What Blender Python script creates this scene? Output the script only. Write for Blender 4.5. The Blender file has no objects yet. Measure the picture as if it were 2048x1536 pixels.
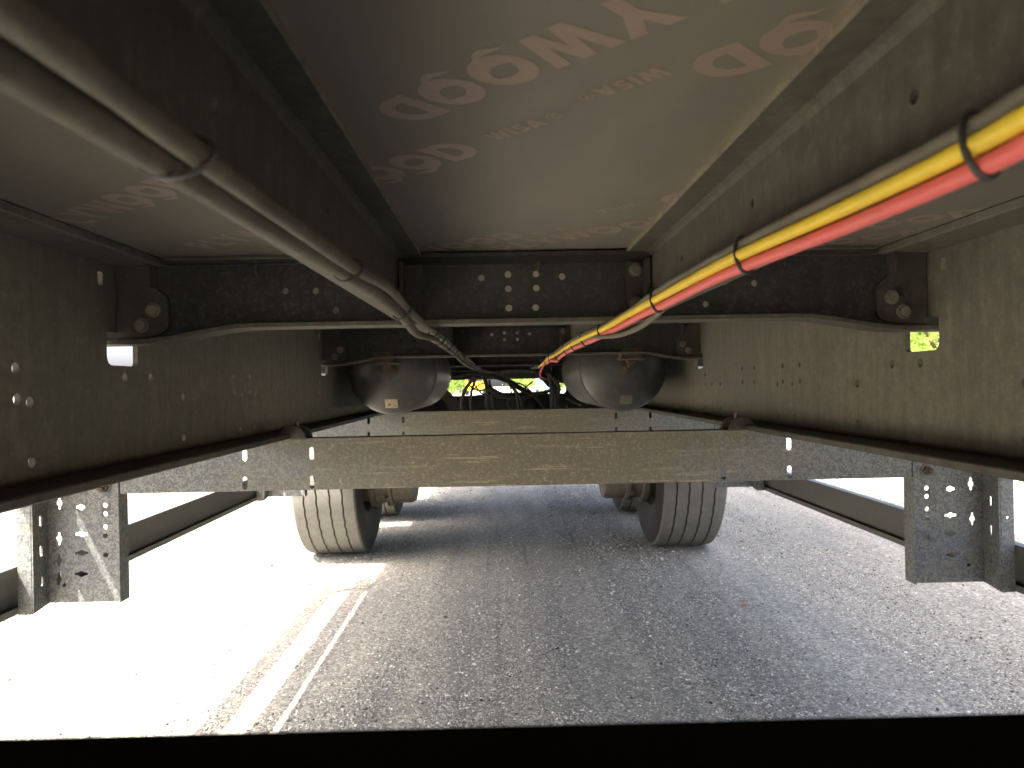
import bpy, bmesh, math, random
import numpy as np
from mathutils import Vector, Matrix
from mathutils.geometry import delaunay_2d_cdt

random.seed(7)
rng = np.random.default_rng(7)
scene = bpy.context.scene
COL = scene.collection
R = math.radians

# ------------------------------------------------------------------ camera
cd = bpy.data.cameras.new('camera')
cam = bpy.data.objects.new('camera', cd)
COL.objects.link(cam)
cd.sensor_width = 36.0
cd.lens = 27.07
cd.clip_start = 0.02
cd.clip_end = 2000.0
cam.location = (-0.038, 0.0, 1.0)
cam.matrix_world = (Matrix.Translation((-0.038, 0.0, 1.0)) @ Matrix.Rotation(-math.atan(22 / 1540), 4, 'Z')
                    @ Matrix.Rotation(math.pi / 2, 4, 'X') @ Matrix.Rotation(-0.019, 4, 'Z'))
cd.dof.use_dof = True
cd.dof.focus_distance = 1.35
cd.dof.aperture_fstop = 12.0
scene.camera = cam

# ------------------------------------------------------------------ sky, sun, exposure
SUN_TRAVEL = Vector((0.48, 0.42, -1.0)).normalized()
sun_from = -SUN_TRAVEL
elev = math.asin(sun_from.z)
azim = math.atan2(sun_from.x, sun_from.y)
world = bpy.data.worlds.new('World')
scene.world = world
world.use_nodes = True
wn = world.node_tree.nodes
wl = world.node_tree.links
sky = wn.new('ShaderNodeTexSky')
sky.sky_type = 'NISHITA'
sky.sun_disc = False
sky.sun_elevation = elev
sky.sun_rotation = azim
sky.air_density = 0.4
sky.dust_density = 6.0
sky.ozone_density = 0.2
bg = wn['Background']
bg.inputs['Strength'].default_value = 0.125
wl.new(sky.outputs['Color'], bg.inputs['Color'])
sl = bpy.data.lights.new('sun', 'SUN')
sl.energy = 2.1
sl.angle = R(0.53)
sl.color = (1.0, 0.955, 0.86)
sun = bpy.data.objects.new('sun', sl)
sun.rotation_euler = SUN_TRAVEL.to_track_quat('-Z', 'Y').to_euler()
sun.location = (-20, -20, 40)
COL.objects.link(sun)
scene.view_settings.view_transform = 'Standard'
scene.view_settings.look = 'None'
scene.view_settings.exposure = 3.6
scene.view_settings.gamma = 1.0
scene.view_settings.use_curve_mapping = False
cy = scene.cycles
cy.use_denoising = True
cy.max_bounces = 10
cy.diffuse_bounces = 7
cy.glossy_bounces = 4
cy.sample_clamp_indirect = 12.0
cy.caustics_reflective = False
cy.caustics_refractive = False


# ------------------------------------------------------------------ materials
def new_mat(name):
    m = bpy.data.materials.new(name)
    m.use_nodes = True
    nt = m.node_tree
    return m, nt, nt.nodes, nt.links, nt.nodes['Principled BSDF']


def ramp(nodes, stops, interp='LINEAR'):
    r = nodes.new('ShaderNodeValToRGB')
    r.color_ramp.interpolation = interp
    els = r.color_ramp.elements
    while len(els) > 1:
        els.remove(els[-1])
    for i, (p, c) in enumerate(stops):
        e = els[0] if i == 0 else els.new(p)
        e.position = p
        e.color = (c, c, c, 1) if isinstance(c, (int, float)) else (*c, 1)
    return r


def noise(nodes, links, coord, scale, detail=4, rough=0.55, distort=0.0, vec_scale=None):
    n = nodes.new('ShaderNodeTexNoise')
    n.inputs['Scale'].default_value = scale
    n.inputs['Detail'].default_value = detail
    n.inputs['Roughness'].default_value = rough
    n.inputs['Distortion'].default_value = distort
    if vec_scale:
        mp = nodes.new('ShaderNodeMapping')
        mp.inputs['Scale'].default_value = vec_scale
        links.new(coord, mp.inputs['Vector'])
        coord = mp.outputs['Vector']
    links.new(coord, n.inputs['Vector'])
    return n.outputs['Fac']


def mixc(nodes, links, fac, a, b):
    m = nodes.new('ShaderNodeMix')
    m.data_type = 'RGBA'
    for sock, v in ((m.inputs[0], fac), (m.inputs[6], a), (m.inputs[7], b)):
        if hasattr(v, 'links') or isinstance(v, bpy.types.NodeSocket):
            links.new(v, sock)
        elif isinstance(v, (int, float)):
            sock.default_value = v
        else:
            sock.default_value = (*v, 1)
    return m.outputs[2]


def mth(nodes, links, op, a, b=None, c=None):
    m = nodes.new('ShaderNodeMath')
    m.operation = op
    for i, v in enumerate((a, b, c)):
        if v is None:
            continue
        if isinstance(v, bpy.types.NodeSocket):
            links.new(v, m.inputs[i])
        else:
            m.inputs[i].default_value = v
    return m.outputs[0]


def bump(nodes, links, bsdf, h, strength=0.3, dist=0.002):
    b = nodes.new('ShaderNodeBump')
    b.inputs['Strength'].default_value = strength
    b.inputs['Distance'].default_value = dist
    links.new(h, b.inputs['Height'])
    links.new(b.outputs['Normal'], bsdf.inputs['Normal'])


def dusty(name, base, dust, amount=0.5, big=4.0, rough=0.62, grain=220.0, speck=0.35, spec=0.35, stretch=None, bumpk=0.25, runs=0.0):
    """painted or rubber surface under a blotchy film of road dust, with fine specks"""
    m, nt, N, L, b = new_mat(name)
    co = N.new('ShaderNodeTexCoord').outputs['Object']
    n1 = noise(N, L, co, big, 5, 0.6, 0.3, stretch)
    n2 = noise(N, L, co, grain, 3, 0.65)
    n3 = noise(N, L, co, 38.0, 6, 0.7)
    r1 = ramp(N, [(0.3, 0.0), (0.72, 1.0)])
    L.new(n1, r1.inputs[0])
    r3 = ramp(N, [(0.35, 0.25), (0.7, 1.0)])
    L.new(n3, r3.inputs[0])
    f = mth(N, L, 'MULTIPLY', mth(N, L, 'MULTIPLY_ADD', r1.outputs[0], 0.7, 0.3), r3.outputs[0])
    f = mth(N, L, 'MULTIPLY', f, amount * 1.6)
    r2 = ramp(N, [(0.52, 0.0), (0.74, 1.0)])
    L.new(n2, r2.inputs[0])
    f = mth(N, L, 'MULTIPLY_ADD', r2.outputs[0], speck, f)
    f.node.use_clamp = True
    c = mixc(N, L, f, base, dust)
    if runs:
        rn = noise(N, L, co, 1.0, 4, 0.65, 0.2, (60, 60, 3.0))
        rrn = ramp(N, [(0.34, 0.78), (0.64, 1.10)])
        L.new(rn, rrn.inputs[0])
        mm = N.new('ShaderNodeMix'); mm.data_type = 'RGBA'; mm.blend_type = 'MULTIPLY'; mm.inputs[0].default_value = runs
        L.new(c, mm.inputs[6]); L.new(rrn.outputs[0], mm.inputs[7])
        c = mm.outputs[2]
        ru = noise(N, L, co, 7.0, 6, 0.72, 0.6)
        rru = ramp(N, [(0.66, 0.0), (0.74, 0.55)])
        L.new(ru, rru.inputs[0])
        c = mixc(N, L, rru.outputs[0], c, (0.105, 0.066, 0.040))
    L.new(c, b.inputs['Base Color'])
    b.inputs['Roughness'].default_value = rough
    b.inputs['Specular IOR Level'].default_value = spec
    rr = mth(N, L, 'MULTIPLY_ADD', f, 0.3, rough)
    rr.node.use_clamp = True
    L.new(rr, b.inputs['Roughness'])
    bump(N, L, b, n2, bumpk, 0.0012)
    return m


def galvanised(name, dusty_middle):
    """zinc with a worm-like spangle; road dirt over the middle of the bar, scratches through the dirt"""
    m, nt, N, L, b = new_mat(name)
    tc = N.new('ShaderNodeTexCoord')
    co = tc.outputs['Object']
    sep = N.new('ShaderNodeSeparateXYZ')
    L.new(co, sep.inputs[0])
    worm = noise(N, L, co, 112.0, 2.5, 0.6, 1.5)
    rw = ramp(N, [(0.47, 0.0), (0.54, 1.0)])
    L.new(worm, rw.inputs[0])
    blotch = noise(N, L, co, 9.0, 4, 0.6)
    zinc = mixc(N, L, rw.outputs[0], (0.082, 0.086, 0.086), (0.185, 0.187, 0.168))
    rb = ramp(N, [(0.3, 0.0), (0.75, 1.0)])
    L.new(blotch, rb.inputs[0])
    zinc = mixc(N, L, mth(N, L, 'MULTIPLY', rb.outputs[0], 0.45), zinc, (0.15, 0.163, 0.175))
    fine = noise(N, L, co, 160.0, 5, 0.75)
    rf = ramp(N, [(0.50, 0.0), (0.68, 1.0)])
    L.new(fine, rf.inputs[0])
    dirt = mixc(N, L, mth(N, L, 'MULTIPLY', rf.outputs[0], 0.65), (0.16, 0.140, 0.097), (0.40, 0.355, 0.24))
    scr = noise(N, L, co, 16.0, 6, 0.75, 0.4, (0.22, 1.0, 6.0))
    rs = ramp(N, [(0.575, 0.0), (0.64, 1.0)])
    L.new(scr, rs.inputs[0])
    dirt = mixc(N, L, mth(N, L, 'MULTIPLY', rs.outputs[0], 0.55), dirt, (0.52, 0.47, 0.30))
    sp = noise(N, L, co, 46.0, 4, 0.7, 0.8)
    rsp = ramp(N, [(0.66, 0.0), (0.70, 1.0)])
    L.new(sp, rsp.inputs[0])
    dirt = mixc(N, L, mth(N, L, 'MULTIPLY', rsp.outputs[0], 0.6), dirt, (0.50, 0.47, 0.38))
    if dusty_middle:
        ax = mth(N, L, 'ABSOLUTE', sep.outputs[0])
        edge = mth(N, L, 'MULTIPLY_ADD', blotch, 0.9, mth(N, L, 'SUBTRACT', ax, 0.45))
        rd = ramp(N, [(0.24, 1.0), (0.76, 0.0)])
        L.new(edge, rd.inputs[0])
        fac = rd.outputs[0]
    else:
        rr = ramp(N, [(0.55, 0.0), (0.72, 0.6)])
        L.new(noise(N, L, co, 6.5, 5, 0.7), rr.inputs[0])
        fac = rr.outputs[0]
    c = mixc(N, L, mth(N, L, 'MULTIPLY', fac, 0.88), zinc, dirt)
    L.new(c, b.inputs['Base Color'])
    b.inputs['Metallic'].default_value = 0.25
    b.inputs['Roughness'].default_value = 0.55
    bump(N, L, b, fine, 0.2, 0.001)
    return m


def plain(name, col, rough=0.6, metal=0.0, spec=0.4):
    m, nt, N, L, b = new_mat(name)
    co = N.new('ShaderNodeTexCoord').outputs['Object']
    n = noise(N, L, co, 14.0, 5, 0.7)
    c = mixc(N, L, n, tuple(x * 0.72 for x in col), tuple(min(1, x * 1.25) for x in col))
    L.new(c, b.inputs['Base Color'])
    b.inputs['Roughness'].default_value = rough
    b.inputs['Metallic'].default_value = metal
    b.inputs['Specular IOR Level'].default_value = spec
    return m


DUST = (0.195, 0.175, 0.132)
M = {}
M['frame'] = dusty('black_painted_steel', (0.032, 0.031, 0.027), DUST, 0.30, 5.0, 0.6, 260.0, 0.22)
M['web'] = dusty('dusty_black_steel', (0.080, 0.074, 0.059), (0.235, 0.218, 0.166), 0.46, 3.0, 0.62, 120.0, 0.27, stretch=(1, 1, 0.35), runs=0.55)
M['cross'] = dusty('crossmember_steel', (0.018, 0.018, 0.017), DUST, 0.13, 6.0, 0.55, 150.0, 0.26, runs=0.6)
M['channel'] = dusty('floor_channel_steel', (0.060, 0.056, 0.046), (0.195, 0.178, 0.137), 0.40, 7.0, 0.62, 110.0, 0.36, stretch=(2.0, 0.7, 0.6), runs=0.6)
M['plate'] = dusty('gusset_steel', (0.030, 0.028, 0.024), (0.15, 0.125, 0.095), 0.35, 12.0, 0.6, 240.0, 0.3)
M['bolt'] = dusty('dusty_bolt', (0.10, 0.092, 0.075), (0.28, 0.25, 0.19), 0.5, 40.0, 0.6, 500.0, 0.5)
M['rust'] = dusty('rusty_steel', (0.058, 0.041, 0.030), (0.16, 0.122, 0.09), 0.5, 25.0, 0.8, 300.0, 0.4)
M['galv'] = galvanised('galvanised_bar', True)
M['galvp'] = galvanised('galvanised_plate', False)
M['alu'] = dusty('anodised_rail', (0.075, 0.073, 0.066), (0.20, 0.185, 0.15), 0.3, 5.0, 0.45, 200.0, 0.15, 0.5, stretch=(3, 0.4, 3))
M['black'] = dusty('shade_black_steel', (0.006, 0.006, 0.006), (0.02, 0.018, 0.016), 0.2, 6.0, 0.85, 200.0, 0.05, 0.1)  # near-black colour stands in for deep shade on the foreground bar
M['deep'] = dusty('black_chassis_parts', (0.012, 0.012, 0.011), (0.06, 0.052, 0.042), 0.25, 9.0, 0.6, 240.0, 0.2)
M['tie'] = plain('black_nylon', (0.035, 0.034, 0.032), 0.45)
M['conduit'] = dusty('grey_corrugated_conduit', (0.045, 0.041, 0.032), (0.20, 0.174, 0.125), 0.55, 9.0, 0.7, 260.0, 0.15, stretch=(6, 1, 6))
M['yellow'] = dusty('yellow_hose', (0.88, 0.64, 0.03), (0.42, 0.34, 0.15), 0.22, 22.0, 0.5, 190.0, 0.16, 0.45, bumpk=0.08)
M['red'] = dusty('red_hose', (0.82, 0.135, 0.125), (0.42, 0.25, 0.20), 0.22, 22.0, 0.5, 190.0, 0.16, 0.45, bumpk=0.08)
M['greyhose'] = dusty('grey_hose', (0.10, 0.09, 0.072), (0.24, 0.21, 0.155), 0.5, 25.0, 0.7, 400.0, 0.2)
M['tank'] = dusty('dark_tank_paint', (0.036, 0.037, 0.038), (0.20, 0.18, 0.14), 0.20, 5.0, 0.40, 300.0, 0.05, 0.5, bumpk=0.03)
M['tyre'] = dusty('dusty_tread_rubber', (0.11, 0.106, 0.092), (0.185, 0.175, 0.150), 0.65, 8.0, 0.85, 320.0, 0.3, 0.2)
M['sidewall'] = dusty('black_sidewall_rubber', (0.022, 0.021, 0.020), (0.09, 0.08, 0.066), 0.35, 9.0, 0.75, 300.0, 0.15, 0.25)
M['brake'] = dusty('dirty_brake_iron', (0.075, 0.068, 0.060), (0.22, 0.18, 0.135), 0.6, 16.0, 0.6, 200.0, 0.3)
M['sticker'] = plain('cream_sticker', (0.46, 0.38, 0.25), 0.55)
M['stickergrey'] = plain('faded_sticker', (0.17, 0.15, 0.11), 0.6)
M['stickerink'] = plain('sticker_print', (0.15, 0.13, 0.10), 0.6)
M['sealant'] = dusty('tan_sealant', (0.11, 0.095, 0.065), (0.28, 0.245, 0.175), 0.65, 18.0, 0.8, 260.0, 0.3)
M['leafdry'] = plain('dry_leaf', (0.42, 0.22, 0.08), 0.7)


def plywood_mat():
    m, nt, N, L, b = new_mat('film_faced_plywood')
    co = N.new('ShaderNodeTexCoord').outputs['Object']
    n1 = noise(N, L, co, 2.2, 4, 0.6)
    n2 = noise(N, L, co, 26.0, 5, 0.7, 0.2, (1.0, 0.25, 1.0))
    n3 = noise(N, L, co, 260.0, 2, 0.5)
    c = mixc(N, L, n1, (0.155, 0.140, 0.114), (0.21, 0.190, 0.154))
    r2 = ramp(N, [(0.45, 0.0), (0.75, 1.0)])
    L.new(n2, r2.inputs[0])
    c = mixc(N, L, mth(N, L, 'MULTIPLY', r2.outputs[0], 0.35), c, (0.25, 0.225, 0.183))
    r3 = ramp(N, [(0.70, 0.0), (0.76, 1.0)])
    L.new(n3, r3.inputs[0])
    c = mixc(N, L, mth(N, L, 'MULTIPLY', r3.outputs[0], 0.25), c, (0.28, 0.25, 0.2))
    sep = N.new('ShaderNodeSeparateXYZ')
    L.new(co, sep.inputs[0])
    d = mth(N, L, 'ABSOLUTE', mth(N, L, 'SUBTRACT', mth(N, L, 'ABSOLUTE', sep.outputs[0]), 0.151))
    d = mth(N, L, 'MULTIPLY_ADD', n2, 0.012, d)
    rd = ramp(N, [(0.0055, 0.8), (0.0085, 0.30), (0.017, 0.0)])
    L.new(d, rd.inputs[0])
    side = ramp(N, [(0.0, 0.45), (0.5, 1.0)])
    L.new(mth(N, L, 'ADD', sep.outputs[0], 0.3), side.inputs[0])
    c = mixc(N, L, mth(N, L, 'MULTIPLY', rd.outputs[0], side.outputs[0]), c, (0.28, 0.24, 0.165))
    L.new(c, b.inputs['Base Color'])
    b.inputs['Roughness'].default_value = 0.7
    b.inputs['Specular IOR Level'].default_value = 0.25
    bump(N, L, b, n2, 0.08, 0.001)
    return m


def print_mat():
    m, nt, N, L, b = new_mat('faded_brown_print')
    co = N.new('ShaderNodeTexCoord').outputs['Object']
    n1 = noise(N, L, co, 30.0, 5, 0.7)
    c = mixc(N, L, n1, (0.235, 0.175, 0.138), (0.315, 0.242, 0.192))
    L.new(c, b.inputs['Base Color'])
    b.inputs['Roughness'].default_value = 0.55
    return m


M['ply'] = plywood_mat()
M['print'] = print_mat()


def ground_mat():
    m, nt, N, L, b = new_mat('compacted_gravel')
    co = N.new('ShaderNodeTexCoord').outputs['Object']
    big = noise(N, L, co, 0.9, 5, 0.6, 0.4)
    streak = noise(N, L, co, 2.2, 5, 0.6, 0.3, (2.6, 0.22, 1.0))
    mid = noise(N, L, co, 14.0, 5, 0.7)
    fine = noise(N, L, co, 150.0, 4, 0.75)
    vor = N.new('ShaderNodeTexVoronoi')
    vor.inputs['Scale'].default_value = 105.0
    vor.inputs['Randomness'].default_value = 1.0
    L.new(co, vor.inputs['Vector'])
    vor2 = N.new('ShaderNodeTexVoronoi')
    vor2.inputs['Scale'].default_value = 46.0
    L.new(co, vor2.inputs['Vector'])
    rs = ramp(N, [(0.36, 0.0), (0.66, 1.0)])
    L.new(streak, rs.inputs[0])
    c = mixc(N, L, rs.outputs[0], (0.262, 0.257, 0.224), (0.382, 0.360, 0.294))
    rb = ramp(N, [(0.3, 0.0), (0.7, 1.0)])
    L.new(big, rb.inputs[0])
    c = mixc(N, L, mth(N, L, 'MULTIPLY', rb.outputs[0], 0.35), c, (0.215, 0.211, 0.190))
    tr = noise(N, L, co, 1.0, 3, 0.55, 0.25, (13.0, 0.16, 1.0))
    rt = ramp(N, [(0.60, 0.0), (0.635, 0.45), (0.67, 0.0)])
    L.new(tr, rt.inputs[0])
    c = mixc(N, L, rt.outputs[0], c, (0.12, 0.115, 0.10))
    sepc = N.new('ShaderNodeSeparateColor')
    L.new(vor.outputs['Color'], sepc.inputs[0])
    rg = ramp(N, [(0.0, 0.55), (0.55, 0.95), (0.85, 1.2), (1.0, 1.75)])
    L.new(sepc.outputs[0], rg.inputs[0])
    hsv = N.new('ShaderNodeMix')
    hsv.data_type = 'RGBA'
    hsv.blend_type = 'MULTIPLY'
    hsv.inputs[0].default_value = 0.85
    L.new(c, hsv.inputs[6])
    L.new(rg.outputs[0], hsv.inputs[7])
    c = hsv.outputs[2]
    rfi = ramp(N, [(0.35, 0.62), (0.7, 1.25)])
    L.new(fine, rfi.inputs[0])
    h2 = N.new('ShaderNodeMix')
    h2.data_type = 'RGBA'
    h2.blend_type = 'MULTIPLY'
    h2.inputs[0].default_value = 0.8
    L.new(c, h2.inputs[6])
    L.new(rfi.outputs[0], h2.inputs[7])
    L.new(h2.outputs[2], b.inputs['Base Color'])
    b.inputs['Roughness'].default_value = 0.9
    b.inputs['Specular IOR Level'].default_value = 0.2
    inv = mth(N, L, 'SUBTRACT', 1.0, vor.outputs['Distance'])
    inv2 = mth(N, L, 'SUBTRACT', 1.0, vor2.outputs['Distance'])
    h = mth(N, L, 'ADD', mth(N, L, 'MULTIPLY', inv, 0.6), mth(N, L, 'MULTIPLY', inv2, 0.7))
    h = mth(N, L, 'ADD', h, mth(N, L, 'MULTIPLY', mid, 0.9))
    h = mth(N, L, 'ADD', h, mth(N, L, 'MULTIPLY', fine, 0.7))
    bump(N, L, b, h, 0.75, 0.006)
    return m


def stone_mat():
    m, nt, N, L, b = new_mat('loose_stones')
    geo = N.new('ShaderNodeNewGeometry')
    r = ramp(N, [(0.0, (0.030, 0.028, 0.024)), (0.045, (0.05, 0.048, 0.042)), (0.07, (0.13, 0.128, 0.115)), (0.14, (0.20, 0.20, 0.18)), (0.40, (0.255, 0.254, 0.228)), (0.70, (0.395, 0.382, 0.322)), (0.92, (0.55, 0.54, 0.47)), (1.0, (0.78, 0.76, 0.68))])
    L.new(geo.outputs['Random Per Island'], r.inputs[0])
    L.new(r.outputs[0], b.inputs['Base Color'])
    b.inputs['Roughness'].default_value = 0.85
    b.inputs['Specular IOR Level'].default_value = 0.25
    return m


def leaf_mat(name, dark, light):
    m, nt, N, L, b = new_mat(name)
    geo = N.new('ShaderNodeNewGeometry')
    r = ramp(N, [(0.0, dark), (1.0, light)])
    L.new(geo.outputs['Random Per Island'], r.inputs[0])
    L.new(r.outputs[0], b.inputs['Base Color'])
    b.inputs['Roughness'].default_value = 0.55
    tr = N.new('ShaderNodeBsdfTranslucent')
    L.new(r.outputs[0], tr.inputs['Color'])
    mx = N.new('ShaderNodeMixShader')
    mx.inputs[0].default_value = 0.35
    out = N['Material Output']
    L.new(b.outputs[0], mx.inputs[1])
    L.new(tr.outputs[0], mx.inputs[2])
    L.new(mx.outputs[0], out.inputs['Surface'])
    return m


M['ground'] = ground_mat()
M['stone'] = stone_mat()
M['leaf'] = leaf_mat('spring_foliage', (0.12, 0.20, 0.03), (0.32, 0.42, 0.07))
M['bark'] = plain('bark', (0.10, 0.075, 0.055), 0.9)
M['vanyellow'] = plain('yellow_paint', (0.70, 0.40, 0.02), 0.35)
M['vanblue'] = plain('light_blue_paint', (0.16, 0.42, 0.62), 0.35)
M['glass'] = plain('dark_glass', (0.03, 0.035, 0.04), 0.1)
M['rubberfar'] = plain('tyre_rubber', (0.03, 0.03, 0.03), 0.8)


# ------------------------------------------------------------------ mesh helpers
class MB:
    def __init__(self):
        self.v, self.f, self.mi = [], [], []
        self.slot = 0

    def add(self, verts, faces):
        o = len(self.v)
        self.v.extend([tuple(p) for p in verts])
        for f in faces:
            self.f.append([i + o for i in f])
            self.mi.append(self.slot)

    def box(self, x0, x1, y0, y1, z0, z1):
        self.add([(x0, y0, z0), (x1, y0, z0), (x1, y1, z0), (x0, y1, z0), (x0, y0, z1), (x1, y0, z1), (x1, y1, z1), (x0, y1, z1)],
                 [(0, 3, 2, 1), (4, 5, 6, 7), (0, 1, 5, 4), (1, 2, 6, 5), (2, 3, 7, 6), (3, 0, 4, 7)])

    def extrude(self, prof, y0, y1):
        """closed outline in X-Z pulled along Y"""
        n = len(prof)
        vs = [(x, y0, z) for x, z in prof] + [(x, y1, z) for x, z in prof]
        fs = [(i, (i + 1) % n, n + (i + 1) % n, n + i) for i in range(n)]
        fs += [tuple(range(n))[::-1], tuple(range(n, 2 * n))]
        self.add(vs, fs)

    def tube(self, path, r, n=12, cap=True, squash=None):
        P = [Vector(p) for p in path]
        rs = r if isinstance(r, (list, tuple)) else [r] * len(P)
        rings = []
        prev = None
        for i, p in enumerate(P):
            t = (P[min(i + 1, len(P) - 1)] - P[max(i - 1, 0)])
            if t.length < 1e-9:
                t = Vector((0, 1, 0))
            t.normalize()
            if prev is None:
                up = Vector((0, 0, 1)) if abs(t.z) < 0.9 else Vector((1, 0, 0))
                u = t.cross(up).normalized()
            else:
                u = (prev - t * prev.dot(t)).normalized()
            prev = u
            w = t.cross(u)
            rings.append([p + (u * math.cos(2 * math.pi * k / n) + w * math.sin(2 * math.pi * k / n)) * rs[i] for k in range(n)])
        vs = [q for ring in rings for q in ring]
        fs = []
        for i in range(len(P) - 1):
            for k in range(n):
                a, b_ = i * n + k, i * n + (k + 1) % n
                fs.append((a, b_, b_ + n, a + n))
        if cap:
            fs.append(tuple(range(n))[::-1])
            fs.append(tuple(range((len(P) - 1) * n, len(P) * n)))
        self.add(vs, fs)

    def lathe(self, prof, origin, axis='X', n=48, closed=False):
        """profile = [(along axis, radius)]"""
        o = Vector(origin)
        vs = []
        for a, r in prof:
            for k in range(n):
                t = 2 * math.pi * k / n
                c, s = math.cos(t) * r, math.sin(t) * r
                vs.append(o + (Vector((a, c, s)) if axis == 'X' else Vector((c, a, s)) if axis == 'Y' else Vector((c, s, a))))
        fs = []
        m = len(prof)
        for i in range(m if closed else m - 1):
            j = (i + 1) % m
            for k in range(n):
                k2 = (k + 1) % n
                fs.append((i * n + k, i * n + k2, j * n + k2, j * n + k))
        if not closed:
            fs.append(tuple(range(n))[::-1])
            fs.append(tuple(range((m - 1) * n, m * n)))
        self.add(vs, fs)

    def build(self, name, mats, parent=None, smooth=False, angle=35):
        me = bpy.data.meshes.new(name)
        me.from_pydata(self.v, [], self.f)
        for mt in (mats if isinstance(mats, (list, tuple)) else [mats]):
            me.materials.append(mt)
        if any(self.mi):
            me.polygons.foreach_set('material_index', self.mi)
        bm = bmesh.new()
        bm.from_mesh(me)
        bmesh.ops.recalc_face_normals(bm, faces=bm.faces)
        bm.to_mesh(me)
        bm.free()
        if smooth:
            me.polygons.foreach_set('use_smooth', [True] * len(me.polygons))
            me.set_sharp_from_angle(angle=R(angle))
        return link(name, me, parent)


def link(name, me, parent=None):
    ob = bpy.data.objects.new(name, me)
    COL.objects.link(ob)
    if parent is not None:
        ob.parent = parent
    return ob


def empty(name, loc, label, cat, group=None):
    o = bpy.data.objects.new(name, None)
    o.empty_display_size = 0.2
    o.location = loc
    COL.objects.link(o)
    tag(o, label, cat, group)
    return o


def tag(o, label=None, cat=None, group=None, kind=None):
    if label: o['label'] = label
    if cat: o['category'] = cat
    if group: o['group'] = group
    if kind: o['kind'] = kind


def circle(cx, cy, r, n=16):
    return [(cx + r * math.cos(2 * math.pi * k / n), cy + r * math.sin(2 * math.pi * k / n)) for k in range(n)]


def slot(cx, cy, w, h, n=6):
    """upright slot with round ends"""
    r = w / 2
    d = h / 2 - r
    pts = [(cx + r * math.cos(math.pi * k / n), cy + d + r * math.sin(math.pi * k / n)) for k in range(n + 1)]
    pts += [(cx - r * math.cos(math.pi * k / n), cy - d - r * math.sin(math.pi * k / n)) for k in range(n + 1)]
    return pts


def keyhole(cx, cy, upright, r=0.0075, lobe=0.0155, w=0.0042):
    """round hole with a short lobe on two opposite sides"""
    pts = []
    a0 = math.asin(w / r)
    for side in (0, math.pi):
        pts.append((lobe * math.cos(side) - w * math.sin(side) * 0.7 * -1, lobe * math.sin(side) - w * math.cos(side) * 0.7) if False else
                   (math.cos(side) * lobe, -w * 0.7 * math.cos(side)))
        pts.append((math.cos(side) * lobe, w * 0.7 * math.cos(side)))
        for k in range(7):
            t = side + a0 + (math.pi - 2 * a0) * k / 6
            pts.append((r * math.cos(t), r * math.sin(t)))
    return [(cx + (b if upright else a), cy + (a if upright else b)) for a, b in pts]


def plate_verts(outline, holes, thick):
    """flat sheet with holes as verts (u, v, w) and faces; w runs through the thickness"""
    loops = [list(outline)] + [list(h) for h in holes]
    co, ed = [], []
    for lp in loops:
        o = len(co)
        co += [Vector((p[0], p[1])) for p in lp]
        ed += [(o + i, o + (i + 1) % len(lp)) for i in range(len(lp))]
    vo, eo, fo, ov, oe, of = delaunay_2d_cdt(co, ed, [], 0, 1e-6)
    P = np.array([(v[0], v[1]) for v in vo])
    F = np.array([list(f) for f in fo if len(f) == 3])
    C = P[F].mean(1)
    inside = np.zeros(len(C), bool)
    for lp in loops:
        q = np.array(lp)
        for (x0, y0), (x1, y1) in zip(q, np.roll(q, -1, 0)):
            if y0 == y1:
                continue
            hit = ((y0 > C[:, 1]) != (y1 > C[:, 1]))
            inside ^= hit & (C[:, 0] < (x1 - x0) * (C[:, 1] - y0) / (y1 - y0) + x0)
    F = F[inside]
    n = len(P)
    h = thick / 2
    vs = [(x, y, h) for x, y in P] + [(x, y, -h) for x, y in P]
    fs = [tuple(int(i) for i in f) for f in F] + [tuple(int(i) + n for i in f[::-1]) for f in F]
    cnt = {}
    for f in F:
        for a, b in ((f[0], f[1]), (f[1], f[2]), (f[2], f[0])):
            k = (min(a, b), max(a, b))
            cnt.setdefault(k, []).append((int(a), int(b)))
    for k, l in cnt.items():
        if len(l) == 1:
            a, b = l[0]
            fs.append((b, a, a + n, b + n))
    return vs, fs


def rounded(pts, r, n=5):
    """round the corners of a closed outline; r may be one number or one per corner"""
    out = []
    m = len(pts)
    for i in range(m):
        ri = r[i] if isinstance(r, (list, tuple)) else r
        p = Vector(pts[i]).to_2d(); a = Vector(pts[i - 1]).to_2d(); c = Vector(pts[(i + 1) % m]).to_2d()
        if ri <= 0:
            out.append(tuple(p)); continue
        u = (a - p); w = (c - p)
        ri = min(ri, u.length * 0.49, w.length * 0.49)
        p0 = p + u.normalized() * ri; p1 = p + w.normalized() * ri
        for k in range(n + 1):
            t = k / n
            out.append(tuple(p0.lerp(p, t).lerp(p.lerp(p1, t), t)))
    return out


def smooth_path(pts, sub=6):
    P = [Vector(p) for p in pts]
    out = []
    for i in range(len(P) - 1):
        p0, p1, p2, p3 = P[max(i - 1, 0)], P[i], P[i + 1], P[min(i + 2, len(P) - 1)]
        for k in range(sub):
            t = k / sub
            out.append(0.5 * ((2 * p1) + (p2 - p0) * t + (2 * p0 - 5 * p1 + 4 * p2 - p3) * t * t + (3 * p1 - p0 - 3 * p2 + p3) * t ** 3))
    out.append(P[-1])
    return out


def hexhead(mb, x, y, z, r, h, n=6, back=False):
    """bolt head standing off a face that looks toward -Y"""
    mb.lathe([(0, r * 1.28), (-0.0035, r * 1.28)], (x, y, z), 'Y', 18)
    mb.lathe([(-0.0035, r), (-h, r), (-h - 0.001, r * 0.85)], (x, y, z), 'Y', n)


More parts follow.
